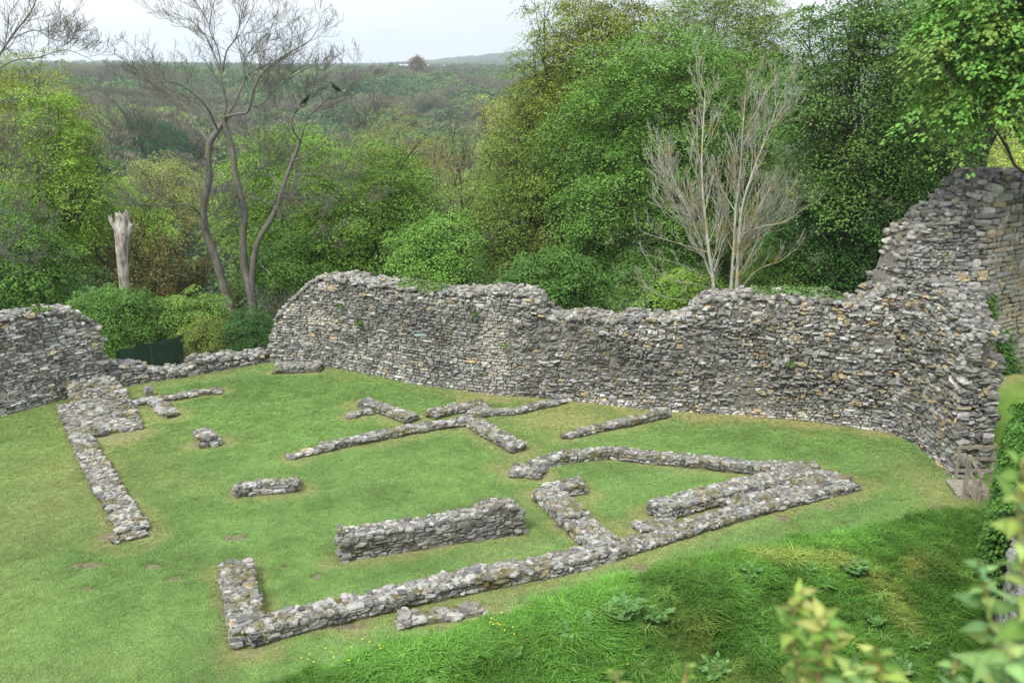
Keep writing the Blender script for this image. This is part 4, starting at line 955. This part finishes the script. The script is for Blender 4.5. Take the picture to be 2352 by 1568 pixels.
# brown hawthorn thicket trees
def twig_tree(label, px, pyb, Y, hgt, r0, col, seed_kids=(7, 6, 5), spread=(25, 55), leafc=(.13, .12, .03), nleaf=5000, name='hawthorn_tree'):
    b_ = D(px, pyb, Y); b_[2] = terrain(b_[0], b_[1]); rt = empty(name, b_, label, 'tree', 'budding hawthorns'); mb = MB()
    pr = dict(n=6, wob=.12, up=.07, taper=.4, rmin=.01, kids=list(seed_kids), ang=spread, ratio=.62, f0=.15)
    for _ in range(4): grow(mb, b_, unit(np.array([rng.normal(0, .3), rng.normal(0, .3), 1])), hgt * rng.uniform(.6, .85), r0, 0, 3, 5, pr)
    V = np.concatenate(mb.V); mb.build('branches', M['bark'], rt, True, b_)
    c = V[rng.integers(0, len(V), nleaf)] + rng.normal(0, .1, (nleaf, 3)); c = c[c[:, 2] > b_[2] + hgt * .12]
    d = unit(rng.normal(size=c.shape)); n_ = unit(rng.normal(size=c.shape) + [0, 0, 1]); v, f = leaf_verts(c, d, n_, rng.uniform(.05, .12, len(c)))
    ml = MB(); ml.add(v, f, np.repeat(np.asarray(leafc) * rng.uniform(.6, 1.4, (len(c), 1)), 4, axis=0)); ml.build('crown', M['leaf'], rt, False, b_)
twig_tree('brown budding hawthorn between the dead stump and the leaning ash', 370, 760, 46, 8.0, .10, None, leafc=(.17, .16, .05), nleaf=16000)
twig_tree('brown budding hawthorn partly hidden by the leaning ash trunk', 440, 760, 48, 8.4, .10, None, leafc=(.15, .15, .05), nleaf=16000)
# ------------------------------------------------------------------ dead stump
bS = D(284, 700, 40.0); bS[2] = terrain(bS[0], bS[1])
rootS = empty('dead_stump', bS, 'tall bleached dead tree stump with two broken stubs rising from bushes', 'tree stump')
YA = 40.0; px2m = YA / F
def lump(pts, ws, k=18, nz=.34):
    P = spline([D(a, b_, YA) for a, b_ in pts], 26); wr = np.interp(np.linspace(0, 1, 26), np.linspace(0, 1, len(ws)), ws) * px2m / 2
    an = np.arange(k) * 6.283 / k; V = []
    for i_, (p, r_) in enumerate(zip(P, wr)):
        rr = r_ * (1 + nz * noise(np.cos(an) * 1.6 + 9, np.sin(an) * 1.6, i_ * .12, 14) + nz * .6 * noise(np.cos(an) * 5, np.sin(an) * 5 + 3, i_ * .1, 15))
        V.append(np.stack([p[0] + rr * np.cos(an), p[1] + rr * np.sin(an), np.full(k, p[2])], 1))
    V[-1][:, 2] += rng.uniform(-.1, .14, k)
    V = np.concatenate(V + [P[-1:] - [0, 0, .1]]); i_ = np.arange(25)[:, None] * k; j_ = np.arange(k)[None]
    return V, np.stack([i_ + j_, i_ + (j_ + 1) % k, i_ + k + (j_ + 1) % k, i_ + k + j_], -1).reshape(-1, 4), np.array([[25 * k + a, 25 * k + (a + 1) % k, 26 * k] for a in range(k)])
for nm, pts, ws in (('trunk', [(288, 780), (286, 690), (284, 640), (281, 580), (283, 540), (281, 490)], [27, 24, 23, 25, 32, 26]),
                    ('broken_stub', [(276, 545), (266, 525), (257, 510), (253, 498)], [15, 12, 9, 7]), ('broken_stub', [(288, 560), (296, 535), (298, 524), (303, 514)], [18, 16, 14, 13])):
    V, f4, f3 = lump(pts, ws); mb = MB(); mb.add(V, f4, (.5, .5, .5)); mb.Fs.setdefault((3, 0), []).append(f3); mb.build(nm, M['dead_wood'], rootS, True, bS)
# ------------------------------------------------------------------ crows
def simple_mat(name, col, rough=.6, noise_amt=.2, sc=20):
    m, nt, N, L, b = mat(name); b.inputs['Roughness'].default_value = rough
    ge = N.new('ShaderNodeNewGeometry'); n = noise_n(N, L, sc, 4, .6, ge.outputs['Position'])
    c = np.asarray(col); L.new(ramp(N, L, n.outputs['Fac'], [(.3, tuple(c * (1 - noise_amt))), (.7, tuple(c * (1 + noise_amt)))]).outputs['Color'], b.inputs['Base Color'])
    return m
M['crow'] = simple_mat('black_feathers', (.012, .012, .015), .5)
def crow(px, py, Y, label, face_):
    p = D(px, py, Y); mb = MB()
    prof = [(-.26, .03, .012), (-.18, .05, .035), (-.08, .09, .07), (0, .15, .085), (.07, .21, .07), (.11, .27, .045), (.13, .31, .042), (.155, .335, .03), (.19, .325, .012), (.225, .315, .003)]
    P = np.array([[a * face_, 0, b_] for a, b_, c in prof]); r = np.array([c for _, _, c in prof])
    P[0, 2] = -.05; P[1, 2] = .03
    mb.tube(spline(P, 28), np.interp(np.linspace(0, 9, 28), np.arange(10), r), 10)
    for s_ in (-.025, .025): mb.tube([[0, s_, .1], [.01, s_, .0], [.02 * face_, s_, -.02]], [.012, .008, .007], 5)
    o = mb.build('crow', M['crow'], None, True); o.location = p; tag(o, label, 'bird', 'crows in the bare ash')
crow(702, 239, 40.3, 'black crow perched lower in the bare ash, nearer its trunk', 1)
crow(771, 209, 41.6, 'black crow perched higher and further out in the bare ash', -1)

# ------------------------------------------------------------------ green mesh fence
m, nt_, N, L, b = mat('green_netting'); b.inputs['Roughness'].default_value = .6
ge = N.new('ShaderNodeNewGeometry'); n = noise_n(N, L, 3, 3, .5, ge.outputs['Position'])
L.new(ramp(N, L, n.outputs['Fac'], [(.3, (.008, .026, .018)), (.7, (.018, .045, .03))]).outputs['Color'], b.inputs['Base Color']); b.inputs['Alpha'].default_value = .68; M['net'] = m
f0 = D(268, 830, 35.6); f1 = D(425, 830, 37.0)
rt = empty('netting_fence', f0, 'dark green netting fence panel behind the low broken wall', 'fence'); rt.location.z = -.6
o = np.array(rt.location)
mb = MB(); s = np.linspace(0, 1, 40); tz = D(300, 800, 36)[2]
for side in (0, .01):
    P0 = f0 + (f1 - f0) * s[:, None]; zt = tz + .25 * s + .03 * np.sin(s * 20); y_ = .04 * np.sin(s * 14) + side
    V = np.concatenate([np.stack([P0[:, 0], P0[:, 1] + y_, np.full(40, -.8)], 1), np.stack([P0[:, 0], P0[:, 1] + y_, zt], 1)]); k = np.arange(39)
    mb.add(V, np.stack([k, k + 1, k + 41, k + 40], 1), (.1, .1, .1))
mb.build('netting', M['net'], rt, False, o)
for t in (.01, .25, .5, .75, .99):
    p = f0 + (f1 - f0) * t; mb = MB(); mb.tube([[p[0], p[1] + .05, -.9], [p[0], p[1] + .05, tz + .25 * t + .03]], .025, 6); mb.build('post', M['bark'], rt, True, o)
# ------------------------------------------------------------------ wooden handrails and landing
def board(mb, a, b_, w, h_, col=(.4, .4, .4)):
    a, b_ = np.asarray(a, float), np.asarray(b_, float); t = unit((b_ - a)[None])[0]; sd_ = unit(np.cross(t, [0, 0, 1])[None])[0] if abs(t[2]) < .95 else np.array([0, 1., 0]); up = np.cross(sd_, t)
    V = np.array([p + sd_ * x * w / 2 + up * y * h_ / 2 for p in (a, b_) for x in (-1, 1) for y in (-1, 1)])
    mb.add(V, [[0, 1, 3, 2], [4, 6, 7, 5], [0, 4, 5, 1], [2, 3, 7, 6], [0, 2, 6, 4], [1, 5, 7, 3]], col)
q0 = D(2212, 1146, 23.1); q0[2] = 0; q1 = D(2194, 1108, 24.15); q1[2] = .12; xr = np.array([1., 0, 0])
rt = empty('wooden_steps', q0, 'weathered wooden landing with handrails leading down steps beside the ivy wall', 'steps')
def part(name, fn, lab=None):
    mb = MB(); fn(mb); p_ = mb.build(name, M['old_wood'], rt, False, q0)
    if lab: p_['label'] = lab
part('post', lambda mb: board(mb, [q0[0], q0[1], -.12], [q0[0] + .02, q0[1], 1.26], .085, .085))
part('post', lambda mb: board(mb, [q1[0], q1[1], -.1], [q1[0], q1[1], 1.16], .07, .07))
eX = q1[0] + .95
part('post', lambda mb: board(mb, [eX, q1[1], -.3], [eX, q1[1], 1.16], .07, .07))
for zz in (1.08, .74, .40): part('rail', lambda mb, zz=zz: board(mb, [q1[0], q1[1] - .05, zz], [eX + .1, q1[1] - .05, zz], .03, .09))
e0 = np.array([q0[0] + .06, q0[1] - .05, 1.18]); e1 = D(2257, 1095, 22.95)
for dz in (0, -.38, -.80): part('rail', lambda mb, dz=dz: board(mb, e0 + [0, 0, dz], e1 + [0, 0, dz - .02], .03, .09))
part('post', lambda mb: board(mb, [e1[0], e1[1] + .04, -1.3], [e1[0], e1[1] + .04, e1[2] + .1], .075, .075))
def deck(mb):
    for k_ in range(7):
        yy = q0[1] + .02 + (q1[1] - q0[1]) * (k_ + .5) / 7; x0 = q0[0] - .12 + (q1[0] - q0[0]) * k_ / 7
        mb.box([(x0 + q0[0] + 1.0) / 2 - .1, yy, .10], [.95, .145, .04], 0, (.4, .4, .4), jit=.002)
    board(mb, [q0[0] - .14, q0[1], .03], [q1[0] - .14, q1[1], .03], .05, .1); board(mb, [q0[0] - .1, q0[1] - .02, .03], [q0[0] + .75, q0[1] - .02, .03], .05, .1)
part('landing', deck)
for k_ in range(3): part('step', lambda mb, k_=k_: mb.box([q0[0] + .95 + .22 * k_, (q0[1] + q1[1]) / 2, -.12 - .2 * k_], [.24, .95, .05], 0, (.4, .4, .4)))
# small green plate on the curtain wall
M['green_plate'] = simple_mat('green_paint', (.25, .52, .42), .5, .1)
s_ = s_at(cw, 962); p_ = cw.pos(np.array([s_]))[0]; zz = z_at(cw, 962, 768); mb = MB(); mb.box([0, 0, 0], [.25, .04, .05], 0, jit=.003)
o = mb.build('metal_plate', M['green_plate']); o.location = (p_[0], p_[1] - .05, zz); tag(o, 'tiny pale green strip fixed to the face of the curtain wall', 'plate')

# ------------------------------------------------------------------ ivy, wall plants
def ivy_patch(name, label, C, O, rc, m, ls, col, cat='ivy', group='ivy on the walls', wid=.42, flat=.2, droop=.9):
    C = np.asarray(C); mb = MB(); org = C.mean(0); clusters(mb, C, np.asarray(O), rc, m, ls, col, .2, droop, False, flat, None, wid)
    o = mb.build(name, M['leaf'], None, False, org); o.location = org; tag(o, label, cat, group); return o
# ivy-covered wall on the right, going down towards the motte
rv = Path(np.array([[13.6, 23.6], [12.65, 21.8], [10.7, 18.6], [9.1, 15.6], [7.6, 12.8]]))
rv_t = lambda s: np.interp(np.asarray(s) / rv.L, [0, .25, .5, .8, 1], [2.1, 2.1, 2.2, 3.0, 4.2])
bsz = lambda x, y: np.minimum(terrain(x, y), -.3)
mb = MB(); zt_ = lambda s: rv_t(s) + 2.2
core(mb, rv, 0, .9, zt_, -2.5, .1, None, inset=.2); face(mb, rv, 0, 1, zt_, -2.5, .15, .34, .5, 'grey'); topping(mb, rv, 0, .9, zt_, -2.5, .3, 'low')
tag(mb.build('side_wall', [M['stone'], M['mortar']]), 'rough stone wall under the ivy at the right edge, running down from the steps', 'wall')
C = []; O = []
n = 1500; s = rng.uniform(-.3, rv.L * .62, n); zz = rng.uniform(0, 1, n); P2 = rv.pos(np.clip(s, 0, rv.L)); nn = rv.nrm(np.clip(s, 0, rv.L)); tt = rv.tan(np.clip(s, 0, rv.L))
top_ = rv_t(np.clip(s, 0, rv.L)); z = top_ + .3 - 2.4 * zz ** 1.3
bulge = .12 + .22 * np.sin(np.clip(zz * 3, 0, 3.1)) + .2 * fbm(s * .9, z * .9, 0, 33)
k = rng.random(n) < np.where(s > rv.L * .30, sstep(.0, .3, fbm(s * .6, z * .7, 0, 34)) * .7 + .1, 1.0)
C = np.stack([P2[:, 0] + nn[:, 0] * bulge, P2[:, 1] + nn[:, 1] * bulge, z], 1); O = np.stack([nn[:, 0], nn[:, 1], .25 * np.ones(n)], 1)
nt2 = 900; s2 = rng.uniform(-.3, rv.L * .45, nt2); u2 = rng.uniform(-.3, 1.6, nt2); P3 = rv.pos(np.clip(s2, 0, rv.L)) - rv.nrm(np.clip(s2, 0, rv.L)) * u2[:, None]
C2 = np.stack([P3[:, 0], P3[:, 1], rv_t(np.clip(s2, 0, rv.L)) + .3 + .15 * fbm(s2, u2, 0, 35)], 1)
ivy_patch('ivy_bush', 'dense bright green ivy mass smothering the side wall beside the wooden steps', np.concatenate([C[k], C2]), np.concatenate([O[k], np.tile([-.2, -.3, 1.], (nt2, 1))]), .26, 26, .085, (.060, .145, .022))
# ivy along the wall tops
def top_ivy(label, path, topf, a, b_, n, u0, u1, col, rc=.22, m=22, ls=.09, rise=.08):
    s = rng.uniform(s_at(path, a), s_at(path, b_), n); u = rng.uniform(u0, u1, n); P2 = path.pos(s) - path.nrm(s) * u[:, None]
    C = np.stack([P2[:, 0], P2[:, 1], topf(s) + rise + rng.normal(0, .05, n)], 1); nn = path.nrm(s)
    ivy_patch('ivy', label, C, np.stack([nn[:, 0] * .3, nn[:, 1] * .3, np.ones(n)], 1), rc, m, ls, col)
top_ivy('grey-green ivy along the curtain wall top right of its ragged peak', cw, cw_top, 905, 1015, 90, .2, 1.2, (.12, .19, .06))
top_ivy('trailing ivy on the curtain wall top below the pale bare tree', cw, cw_top, 1715, 1905, 120, .4, 1.3, (.11, .18, .06))
top_ivy('small green plants on the top of the tall pale wall', lw, lw_top, 95, 135, 14, .1, .9, (.08, .14, .03), .15)
def face_ivy(label, path, off, pts, rx, rz, n, col=(.07, .16, .03), ls=.075, rc=.16, m=18):
    C = []; O = []
    for a, b_ in pts:
        s0 = s_at(path, a); z0 = z_at(path, a, b_)
        s = s0 + rng.normal(0, rx, n); z = z0 + rng.normal(0, rz, n); P2 = path.pos(s); nn = path.nrm(s)
        C.append(np.stack([P2[:, 0] + nn[:, 0] * (off + .12), P2[:, 1] + nn[:, 1] * (off + .12), z], 1)); O.append(np.stack([nn[:, 0], nn[:, 1], .2 * np.ones(n)], 1))
    return ivy_patch('ivy', label, np.concatenate(C), np.concatenate(O), rc, m, ls, col)
face_ivy('thin strand of bright ivy hanging on the buff face of the tower ruin', tw, .12, [(2238, 690), (2238, 720), (2246, 755)], .07, .18, 14)
face_ivy('larger creeper climbing the buff face of the tower ruin', tw, .12, [(2278, 780), (2285, 815), (2292, 840), (2296, 850), (2310, 860)], .22, .26, 30)
face_ivy('dark ivy hanging from the top corner of the tower ruin', tw, .12, [(2318, 440), (2335, 470), (2345, 500), (2350, 450)], .25, .32, 40, (.035, .085, .018), .09, .2, 22)
for lab, a, b_, n in (('small green weed growing near the ragged peak of the curtain wall', 790, 700, 6), ('weed tuft high on the curtain wall just right of its ragged peak', 832, 738, 8), ('little weed below the two putlog holes', 1160, 788, 4), ('small weed rooted high in the curtain wall left of the pale patch', 1095, 765 - 45, 4), ('weed tuft on the rough right half of the curtain wall', 1810, 830, 4)):
    o = face_ivy(lab, cw, .05, [(a, b_)], .03, .02, n, (.085, .15, .03), .07, .12, 16); o.name = 'wall_weed'; o['category'] = 'weed'; o['group'] = 'weeds in the curtain wall'
# ------------------------------------------------------------------ leafy bank plants
def bank_plant(px, py, size, col, label, n=9):
    size = size * .85
    p = G(px, py + size * 40, -.5)
    for _ in range(6): p[2] = terrain(p[0], p[1]); p = G(px, py + size * 35, p[2])
    p[2] = terrain(p[0], p[1]); rt = empty('hogweed_plant', p, label, 'plant', 'broad-leaved plants on the bank'); ms = MB(); ml = MB()
    for k_ in range(n):
        a = rng.uniform(0, 6.28); l = size * rng.uniform(.45, 1); tip = p + np.array([math.cos(a) * l * .7, math.sin(a) * l * .7, l * rng.uniform(.45, .9)])
        P = limb(ms, p, tip, .010, .005, .12, 4, 5); ms.C[-1] = np.tile([.10, .2, .06], (len(ms.C[-1]), 1)); ms.C[-2] = ms.C[-1][:1].repeat(len(ms.C[-2]), 0); ms.C[-3] = ms.C[-1][:1].repeat(len(ms.C[-3]), 0); d0 = unit((tip - P[-3])[None])[0]
        for q_ in range(7):
            f = .45 + .55 * q_ / 6; c = p + (tip - p) * f + np.array([0, 0, .12 * l * math.sin(f * 3.14)]); sd_ = unit(np.cross(d0, [0, 0, 1])[None])[0] * (1 if q_ % 2 else -1) * (0 if q_ == 6 else 1)
            d = unit((d0 * .5 + sd_ + rng.normal(0, .15, 3))[None]); nn = unit(np.array([[0, -.25, 1.]]) + rng.normal(0, .3, (1, 3))); sz = size * .30 * rng.uniform(.7, 1.1)
            v, f_ = palm_verts((c + d[0] * sz * .5)[None], d, nn, np.array([sz])); ml.add(v, f_, np.asarray(col) * rng.uniform(.75, 1.25))
    ms.build('stem', M['leaf'], rt, False, p); ml.build('leaves', M['leaf'], rt, False, p)
CB = (.10, .21, .06)
for px, py, sz, lab in ((1425, 1400, .75, 'large broad-leaved plant highest on the bank edge, blue-green'), (1325, 1450, .62, 'blue-green broad-leaved plant left of the largest one'), (1510, 1420, .5, 'smaller broad-leaved plant just right of the largest one'),
                        (1720, 1310, .5, 'broad-leaved plant at the bank edge below the narrow tip of the foundations'), (1955, 1305, .6, 'rounded dense plant alone in the upper right of the bank'), (1850, 1310, .4, 'small leafy plant between the edge plant and the rounded dense one'),
                        (1890, 1345, .35, 'low leafy plant below the rounded dense one'), (1740, 1500, .45, 'leafy plant low on the bank behind the foreground ivy'), (2100, 1480, .4, 'leafy plant low on the bank near the side wall'), (2010, 1420, .35, 'small sparse plant in the middle of the right bank'), (1640, 1540, .5, 'leafy plant at the bottom edge beside the pale ivy tip'), (2060, 1540, .6, 'broad leafy plant at the bottom right of the bank'), (1180, 1505, .3, 'small dark plant near the buttercups on the bank')):
    bank_plant(px, py, sz, CB if sz > .4 else (.10, .21, .05), lab, 14)
# ------------------------------------------------------------------ foreground ivy shoots
def ivy_leaf_shape():
    s = np.array([[0, -.50], [.20, -.46], [.34, -.25], [.33, .0], [.22, .28], [.09, .55], [0, .80]]); return np.concatenate([s, (s * [-1, 1])[1:-1][::-1]])
IVL = ivy_leaf_shape() * [1, 1]
def shoot(label, pts, Y, n_leaf, ls, cols, root_px=None, w=4):
    ls = ls * .54; n_leaf = int(n_leaf * 1.5)
    P = spline([D(a, b_, Y + (c[0] if c else 0)) for a, b_, *c in pts], 20); base = P[0].copy()
    low = np.array([base[0], base[1] - .05, max(terrain(base[0], base[1]), 8.0)])
    full = np.concatenate([[low], P]); rt = empty('ivy_shoot', low, label, 'ivy', 'out of focus ivy shoots in the foreground')
    mb = MB(); mb.tube(full, np.linspace(.006, .0025, len(full)), 6, (.2, .16, .07)); mb.build('stem', M['stem'], rt, True, low)
    ml = MB()
    for k_ in range(n_leaf):
        f = .25 + .75 * (k_ + 1) / n_leaf; q_ = f * 19; i_ = min(int(q_), 18); c = P[i_] * (1 - q_ + i_) + P[i_ + 1] * (q_ - i_)
        a = k_ * 2.4 + rng.normal(0, .4); d = unit(np.array([[math.cos(a), -.25 + .8 * math.sin(a), .25 + .35 * rng.normal() - .3 * (1 - f)]]))[0]
        s_ = ls * rng.uniform(.6, 1.15) * (1.1 - .45 * f); n_ = unit((np.array([0, -.45, .9]) + rng.normal(0, .35, 3))[None])[0]; n_ = unit((n_ - d * (n_ @ d))[None])[0]; w_ = np.cross(d, n_)
        c0 = c + d * s_ * .65; V = c0 + s_ * (IVL[:, :1] * w_ + IVL[:, 1:] * d) - n_ * (s_ * .5 * (IVL[:, :1] ** 2 + .4 * IVL[:, 1:] ** 2)) + n_ * s_ * .12 * rng.normal()
        cc = np.asarray(cols[rng.integers(len(cols))]) * rng.uniform(.8, 1.2)
        V = np.concatenate([V, (c0 - n_ * s_ * .10)[None]]); n2 = len(V) - 1; vc = np.tile(cc, (len(V), 1)); vc[-1] *= 1.5
        ml.add(V, [[n2, i2, (i2 + 1) % n2] for i2 in range(n2)], vc); mm = MB(); ml.tube([c, c + d * s_ * .3], .0016, 4, cc)
    ml.build('leaves', M['leaf_gloss'], rt, True, low)
M['stem'] = simple_mat('ivy_stem', (.30, .24, .10), .6, .3)
M['leaf_gloss'] = make_leaf('ivy_leaf', .3); M['leaf_gloss'].node_tree.nodes['Principled BSDF'].inputs['Roughness'].default_value = .4
YG = [(.20, .27, .06), (.27, .29, .09), (.12, .21, .045), (.10, .19, .04)]; GG = [(.16, .27, .09), (.10, .19, .07), (.24, .32, .10)]
shoot('tall pale yellow ivy shoot left of its neighbours in the foreground', [(1800, 1640), (1830, 1540), (1820, 1440), (1835, 1360)], 1.5, 20, .085, YG)
shoot('bushy yellow-green ivy shoot with long hanging leaves', [(1900, 1650), (1880, 1560), (1900, 1470), (1890, 1420)], 1.45, 20, .09, YG)
shoot('short ivy shoot right of the bushy one', [(2030, 1650), (2030, 1580), (2020, 1530), (2010, 1490)], 1.5, 14, .08, YG)
shoot('lowest pale ivy shoot between the two yellow clumps', [(1960, 1680), (1965, 1620), (1960, 1560), (1980, 1530)], 1.4, 14, .09, GG)
shoot('small pale ivy tip poking up at the bottom edge, right one', [(1570, 1640), (1568, 1590), (1575, 1550), (1578, 1525)], 1.6, 7, .05, YG)
shoot('small pale ivy tip poking up at the bottom edge, left one', [(1430, 1650), (1425, 1600), (1420, 1570), (1412, 1540)], 1.6, 7, .055, YG)
shoot('barely visible ivy tip at the bottom edge near the lawn corner', [(1010, 1660), (1005, 1620), (1000, 1575)], 1.6, 5, .05, YG)
shoot('large glossy green ivy shoot with a pointed tip beside the stone wall', [(2280, 1680), (2290, 1520), (2270, 1400), (2255, 1290)], 1.5, 16, .10, GG)
shoot('ivy shoot crossing the right edge with yellow upturned leaves', [(2420, 1640), (2380, 1450), (2345, 1250), (2340, 1120)], 1.4, 18, .10, GG + YG)
shoot('tall ivy shoot furthest right with narrow yellow leaves', [(2440, 1500), (2400, 1300), (2360, 1150), (2345, 1060)], 1.6, 12, .085, YG)
shoot('low dark ivy shoot with the broadest leaf in the bottom right corner', [(2330, 1700), (2340, 1620), (2310, 1560), (2320, 1500)], 1.3, 12, .11, GG)
shoot('small ivy shoot left of the broadest leaf in the bottom right corner', [(2190, 1650), (2195, 1590), (2190, 1540), (2200, 1510)], 1.55, 9, .06, GG)

# ------------------------------------------------------------------ far woods
def far_crown(n, seed, thin=False):
    d = unit(sph(n) + rng.normal(0, .15, (n, 3))); lob = .72 + .38 * noise(d[:, 0] * 2.2 + seed, d[:, 1] * 2.2, d[:, 2] * 2.2, 40 + seed)
    c = d * (lob * rng.uniform(.72, 1.05, n))[:, None] * np.array([1, 1, .85]); c[:, 2] = np.maximum(c[:, 2], -.7)
    dd = unit(rng.normal(0, .5, (n, 3)) + d * [1, 1, .3] * .6 + ([0, 0, .9] if thin else [0, 0, -.2])); nn = unit(rng.normal(0, .35, (n, 3)) + d * .6 + [0, 0, .7])
    v, f = leaf_verts(c, dd, nn, rng.uniform(.10, .19, n) * (1.25 if thin else 1), .12 if thin else .42)
    return mesh_np('far_crown', v, f, M['inst'], np.repeat(rng.uniform(.7, 1.3, (n, 1)) * np.ones((1, 3)), 4, axis=0))
protos = [far_crown(1100, k) for k in range(5)] + [far_crown(1700, 7 + k, True) for k in range(3)]
pts = []; 
for r0, r1, sp_ in ((75, 130, 6.0), (130, 260, 6.5), (260, 480, 7.5), (480, 900, 9.5), (900, 1500, 13), (1500, 2300, 15), (2300, 3900, 24)):
    ar = .5 * R_(64) * (r1 ** 2 - r0 ** 2); n = int(ar / (sp_ ** 2 * .75)); r = np.sqrt(rng.uniform(r0 ** 2, r1 ** 2, n)); th = R_(1) * rng.uniform(-32, 14, n) if r0 > 250 else R_(1) * rng.uniform(-33, 32, n)
    x = r * np.sin(th); y = r * np.cos(th); s = min(sp_, 9.5 if r0 < 2000 else 13) * rng.uniform(.5, 1.05, n)
    if r0 >= 1500:
        k = fbm(x / 260, y / 260, 0, 44) > .0; x, y, s = x[k], y[k], s[k]
    pts.append(np.stack([x, y, s], 1))
# ridge-top belts
for (t0, t1, r_, n, s_) in ((-5, 14, 3700, 500, 14), (-30, -5, 2700, 500, 10), (-33, 14, 2500, 260, 7)):
    th = R_(1) * rng.uniform(t0, t1, n); r = r_ + rng.normal(0, 60, n) + 150 * np.sin(th * 20); pts.append(np.stack([r * np.sin(th), r * np.cos(th), s_ * rng.uniform(.5, 1, n)], 1))
A = np.concatenate(pts); x, y, s = A.T; z = terrain(x, y) + s * .55
n = len(x); rr = np.hypot(x, y); sp1 = fbm(x / 70, y / 70, 0, 101) + .10 * rng.normal(size=n); sp2 = fbm(x / 90, y / 90, 0, 102) + .12 * rng.normal(size=n)
thd = np.degrees(np.arctan2(x, y))
base = np.tile([.098, .094, .062], (n, 1)); base[sp1 > .03] = [.058, .098, .034]; base[(sp1 > -.06) & (sp1 < .03)] = [.085, .11, .04]; base[sp2 > .42] = [.13, .19, .05]; base[sp2 < -.52] = [.022, .050, .020]
k = (thd < -19) & (thd > -24) & (rr > 120) & (rr < 300); base[k & (sp1 > -.25)] = [.030, .065, .030]
idx = np.where((sp1 <= -.06), rng.integers(5, 8, n), rng.integers(0, 5, n))
print('far crowns', n)
scatter('far_woodland', np.stack([x, y, z], 1), np.stack([s, s, s * rng.uniform(.8, 1.15, n)], 1), rng.uniform(0, 6.28, n), base * np.array([1.6, 1.7, 1.6]) * rng.uniform(.82, 1.2, (n, 1)), protos, 'hazy spring woodland covering the valley sides beyond the castle', idx=idx)
# lone tree and pale farm sheds on the skyline
c = D(957, 142, 800); c[2] = c[2]
px_tree('hedgerow_tree', 'lone bare-looking tree standing up on the skyline above the valley', 'tree', 938, 977, 126, 166, 800, (.09, .08, .06), lobes=10, ls=1.4, rc=3.0, m=20, lobe_r=.4, trunk_r=.5, group=None, gap=.2)
M['shed'] = simple_mat('pale_cladding', (.72, .74, .78), .6, .06, .2); M['shed_roof'] = simple_mat('grey_roof', (.35, .38, .44), .6, .06, .2)
def shed(px0, px1, py0, py1, Y, label):
    a = D(px0, py1, Y); b_ = D(px1, py0, Y); w = b_[0] - a[0]; hh = b_[2] - a[2]; dpt = w * .5; o = np.array([(a[0] + b_[0]) / 2, Y, a[2]])
    rt = empty('farm_shed', o, label, 'shed', 'pale sheds on the skyline'); mb = MB(); mb.box(o + [0, 0, hh * .3 - 3], [w, dpt, hh * .6 + 6]); mb.build('wall', M['shed'], rt, False, o)
    mb = MB(); x = w / 2 * 1.02; yy = dpt / 2 * 1.05; V = [[-x, -yy, hh * .6], [x, -yy, hh * .6], [x, yy, hh * .6], [-x, yy, hh * .6], [-x, 0, hh], [x, 0, hh]]
    mb.add(np.array(V) + o, [[0, 1, 5, 4], [2, 3, 4, 5], [0, 3, 2, 1]]); mb.add(np.array(V) + o, [[0, 4, 3], [1, 2, 5]]); mb.build('roof', M['shed_roof'], rt, False, o)
shed(905, 985, 148, 161, 1250, 'long low pale shed left of and behind the lone skyline tree')
shed(1003, 1022, 150, 162, 1150, 'small bright white shed right of the lone skyline tree')
shed(1078, 1092, 152, 160, 1300, 'tiny pale shed further right on the skyline')
# ------------------------------------------------------------------ haze
hb = MB(); x0, x1, y0, y1, z0, z1 = -4300, 4300, -200, 4600, -110, 140
hb.add([[x, y, z] for x in (x0, x1) for y in (y0, y1) for z in (z0, z1)], [[0, 1, 3, 2], [4, 6, 7, 5], [0, 4, 5, 1], [2, 3, 7, 6], [0, 2, 6, 4], [1, 5, 7, 3]])
m = bpy.data.materials.new('haze'); m.use_nodes = True; nt_ = m.node_tree; nt_.nodes.remove(nt_.nodes['Principled BSDF'])
v = nt_.nodes.new('ShaderNodeVolumePrincipled'); v.inputs['Color'].default_value = (.80, .91, 1.0, 1); v.inputs['Density'].default_value = .00021; v.inputs['Anisotropy'].default_value = .2
nt_.links.new(v.outputs[0], nt_.nodes['Material Output'].inputs['Volume'])
o = hb.build('haze', m); o['kind'] = 'stuff'
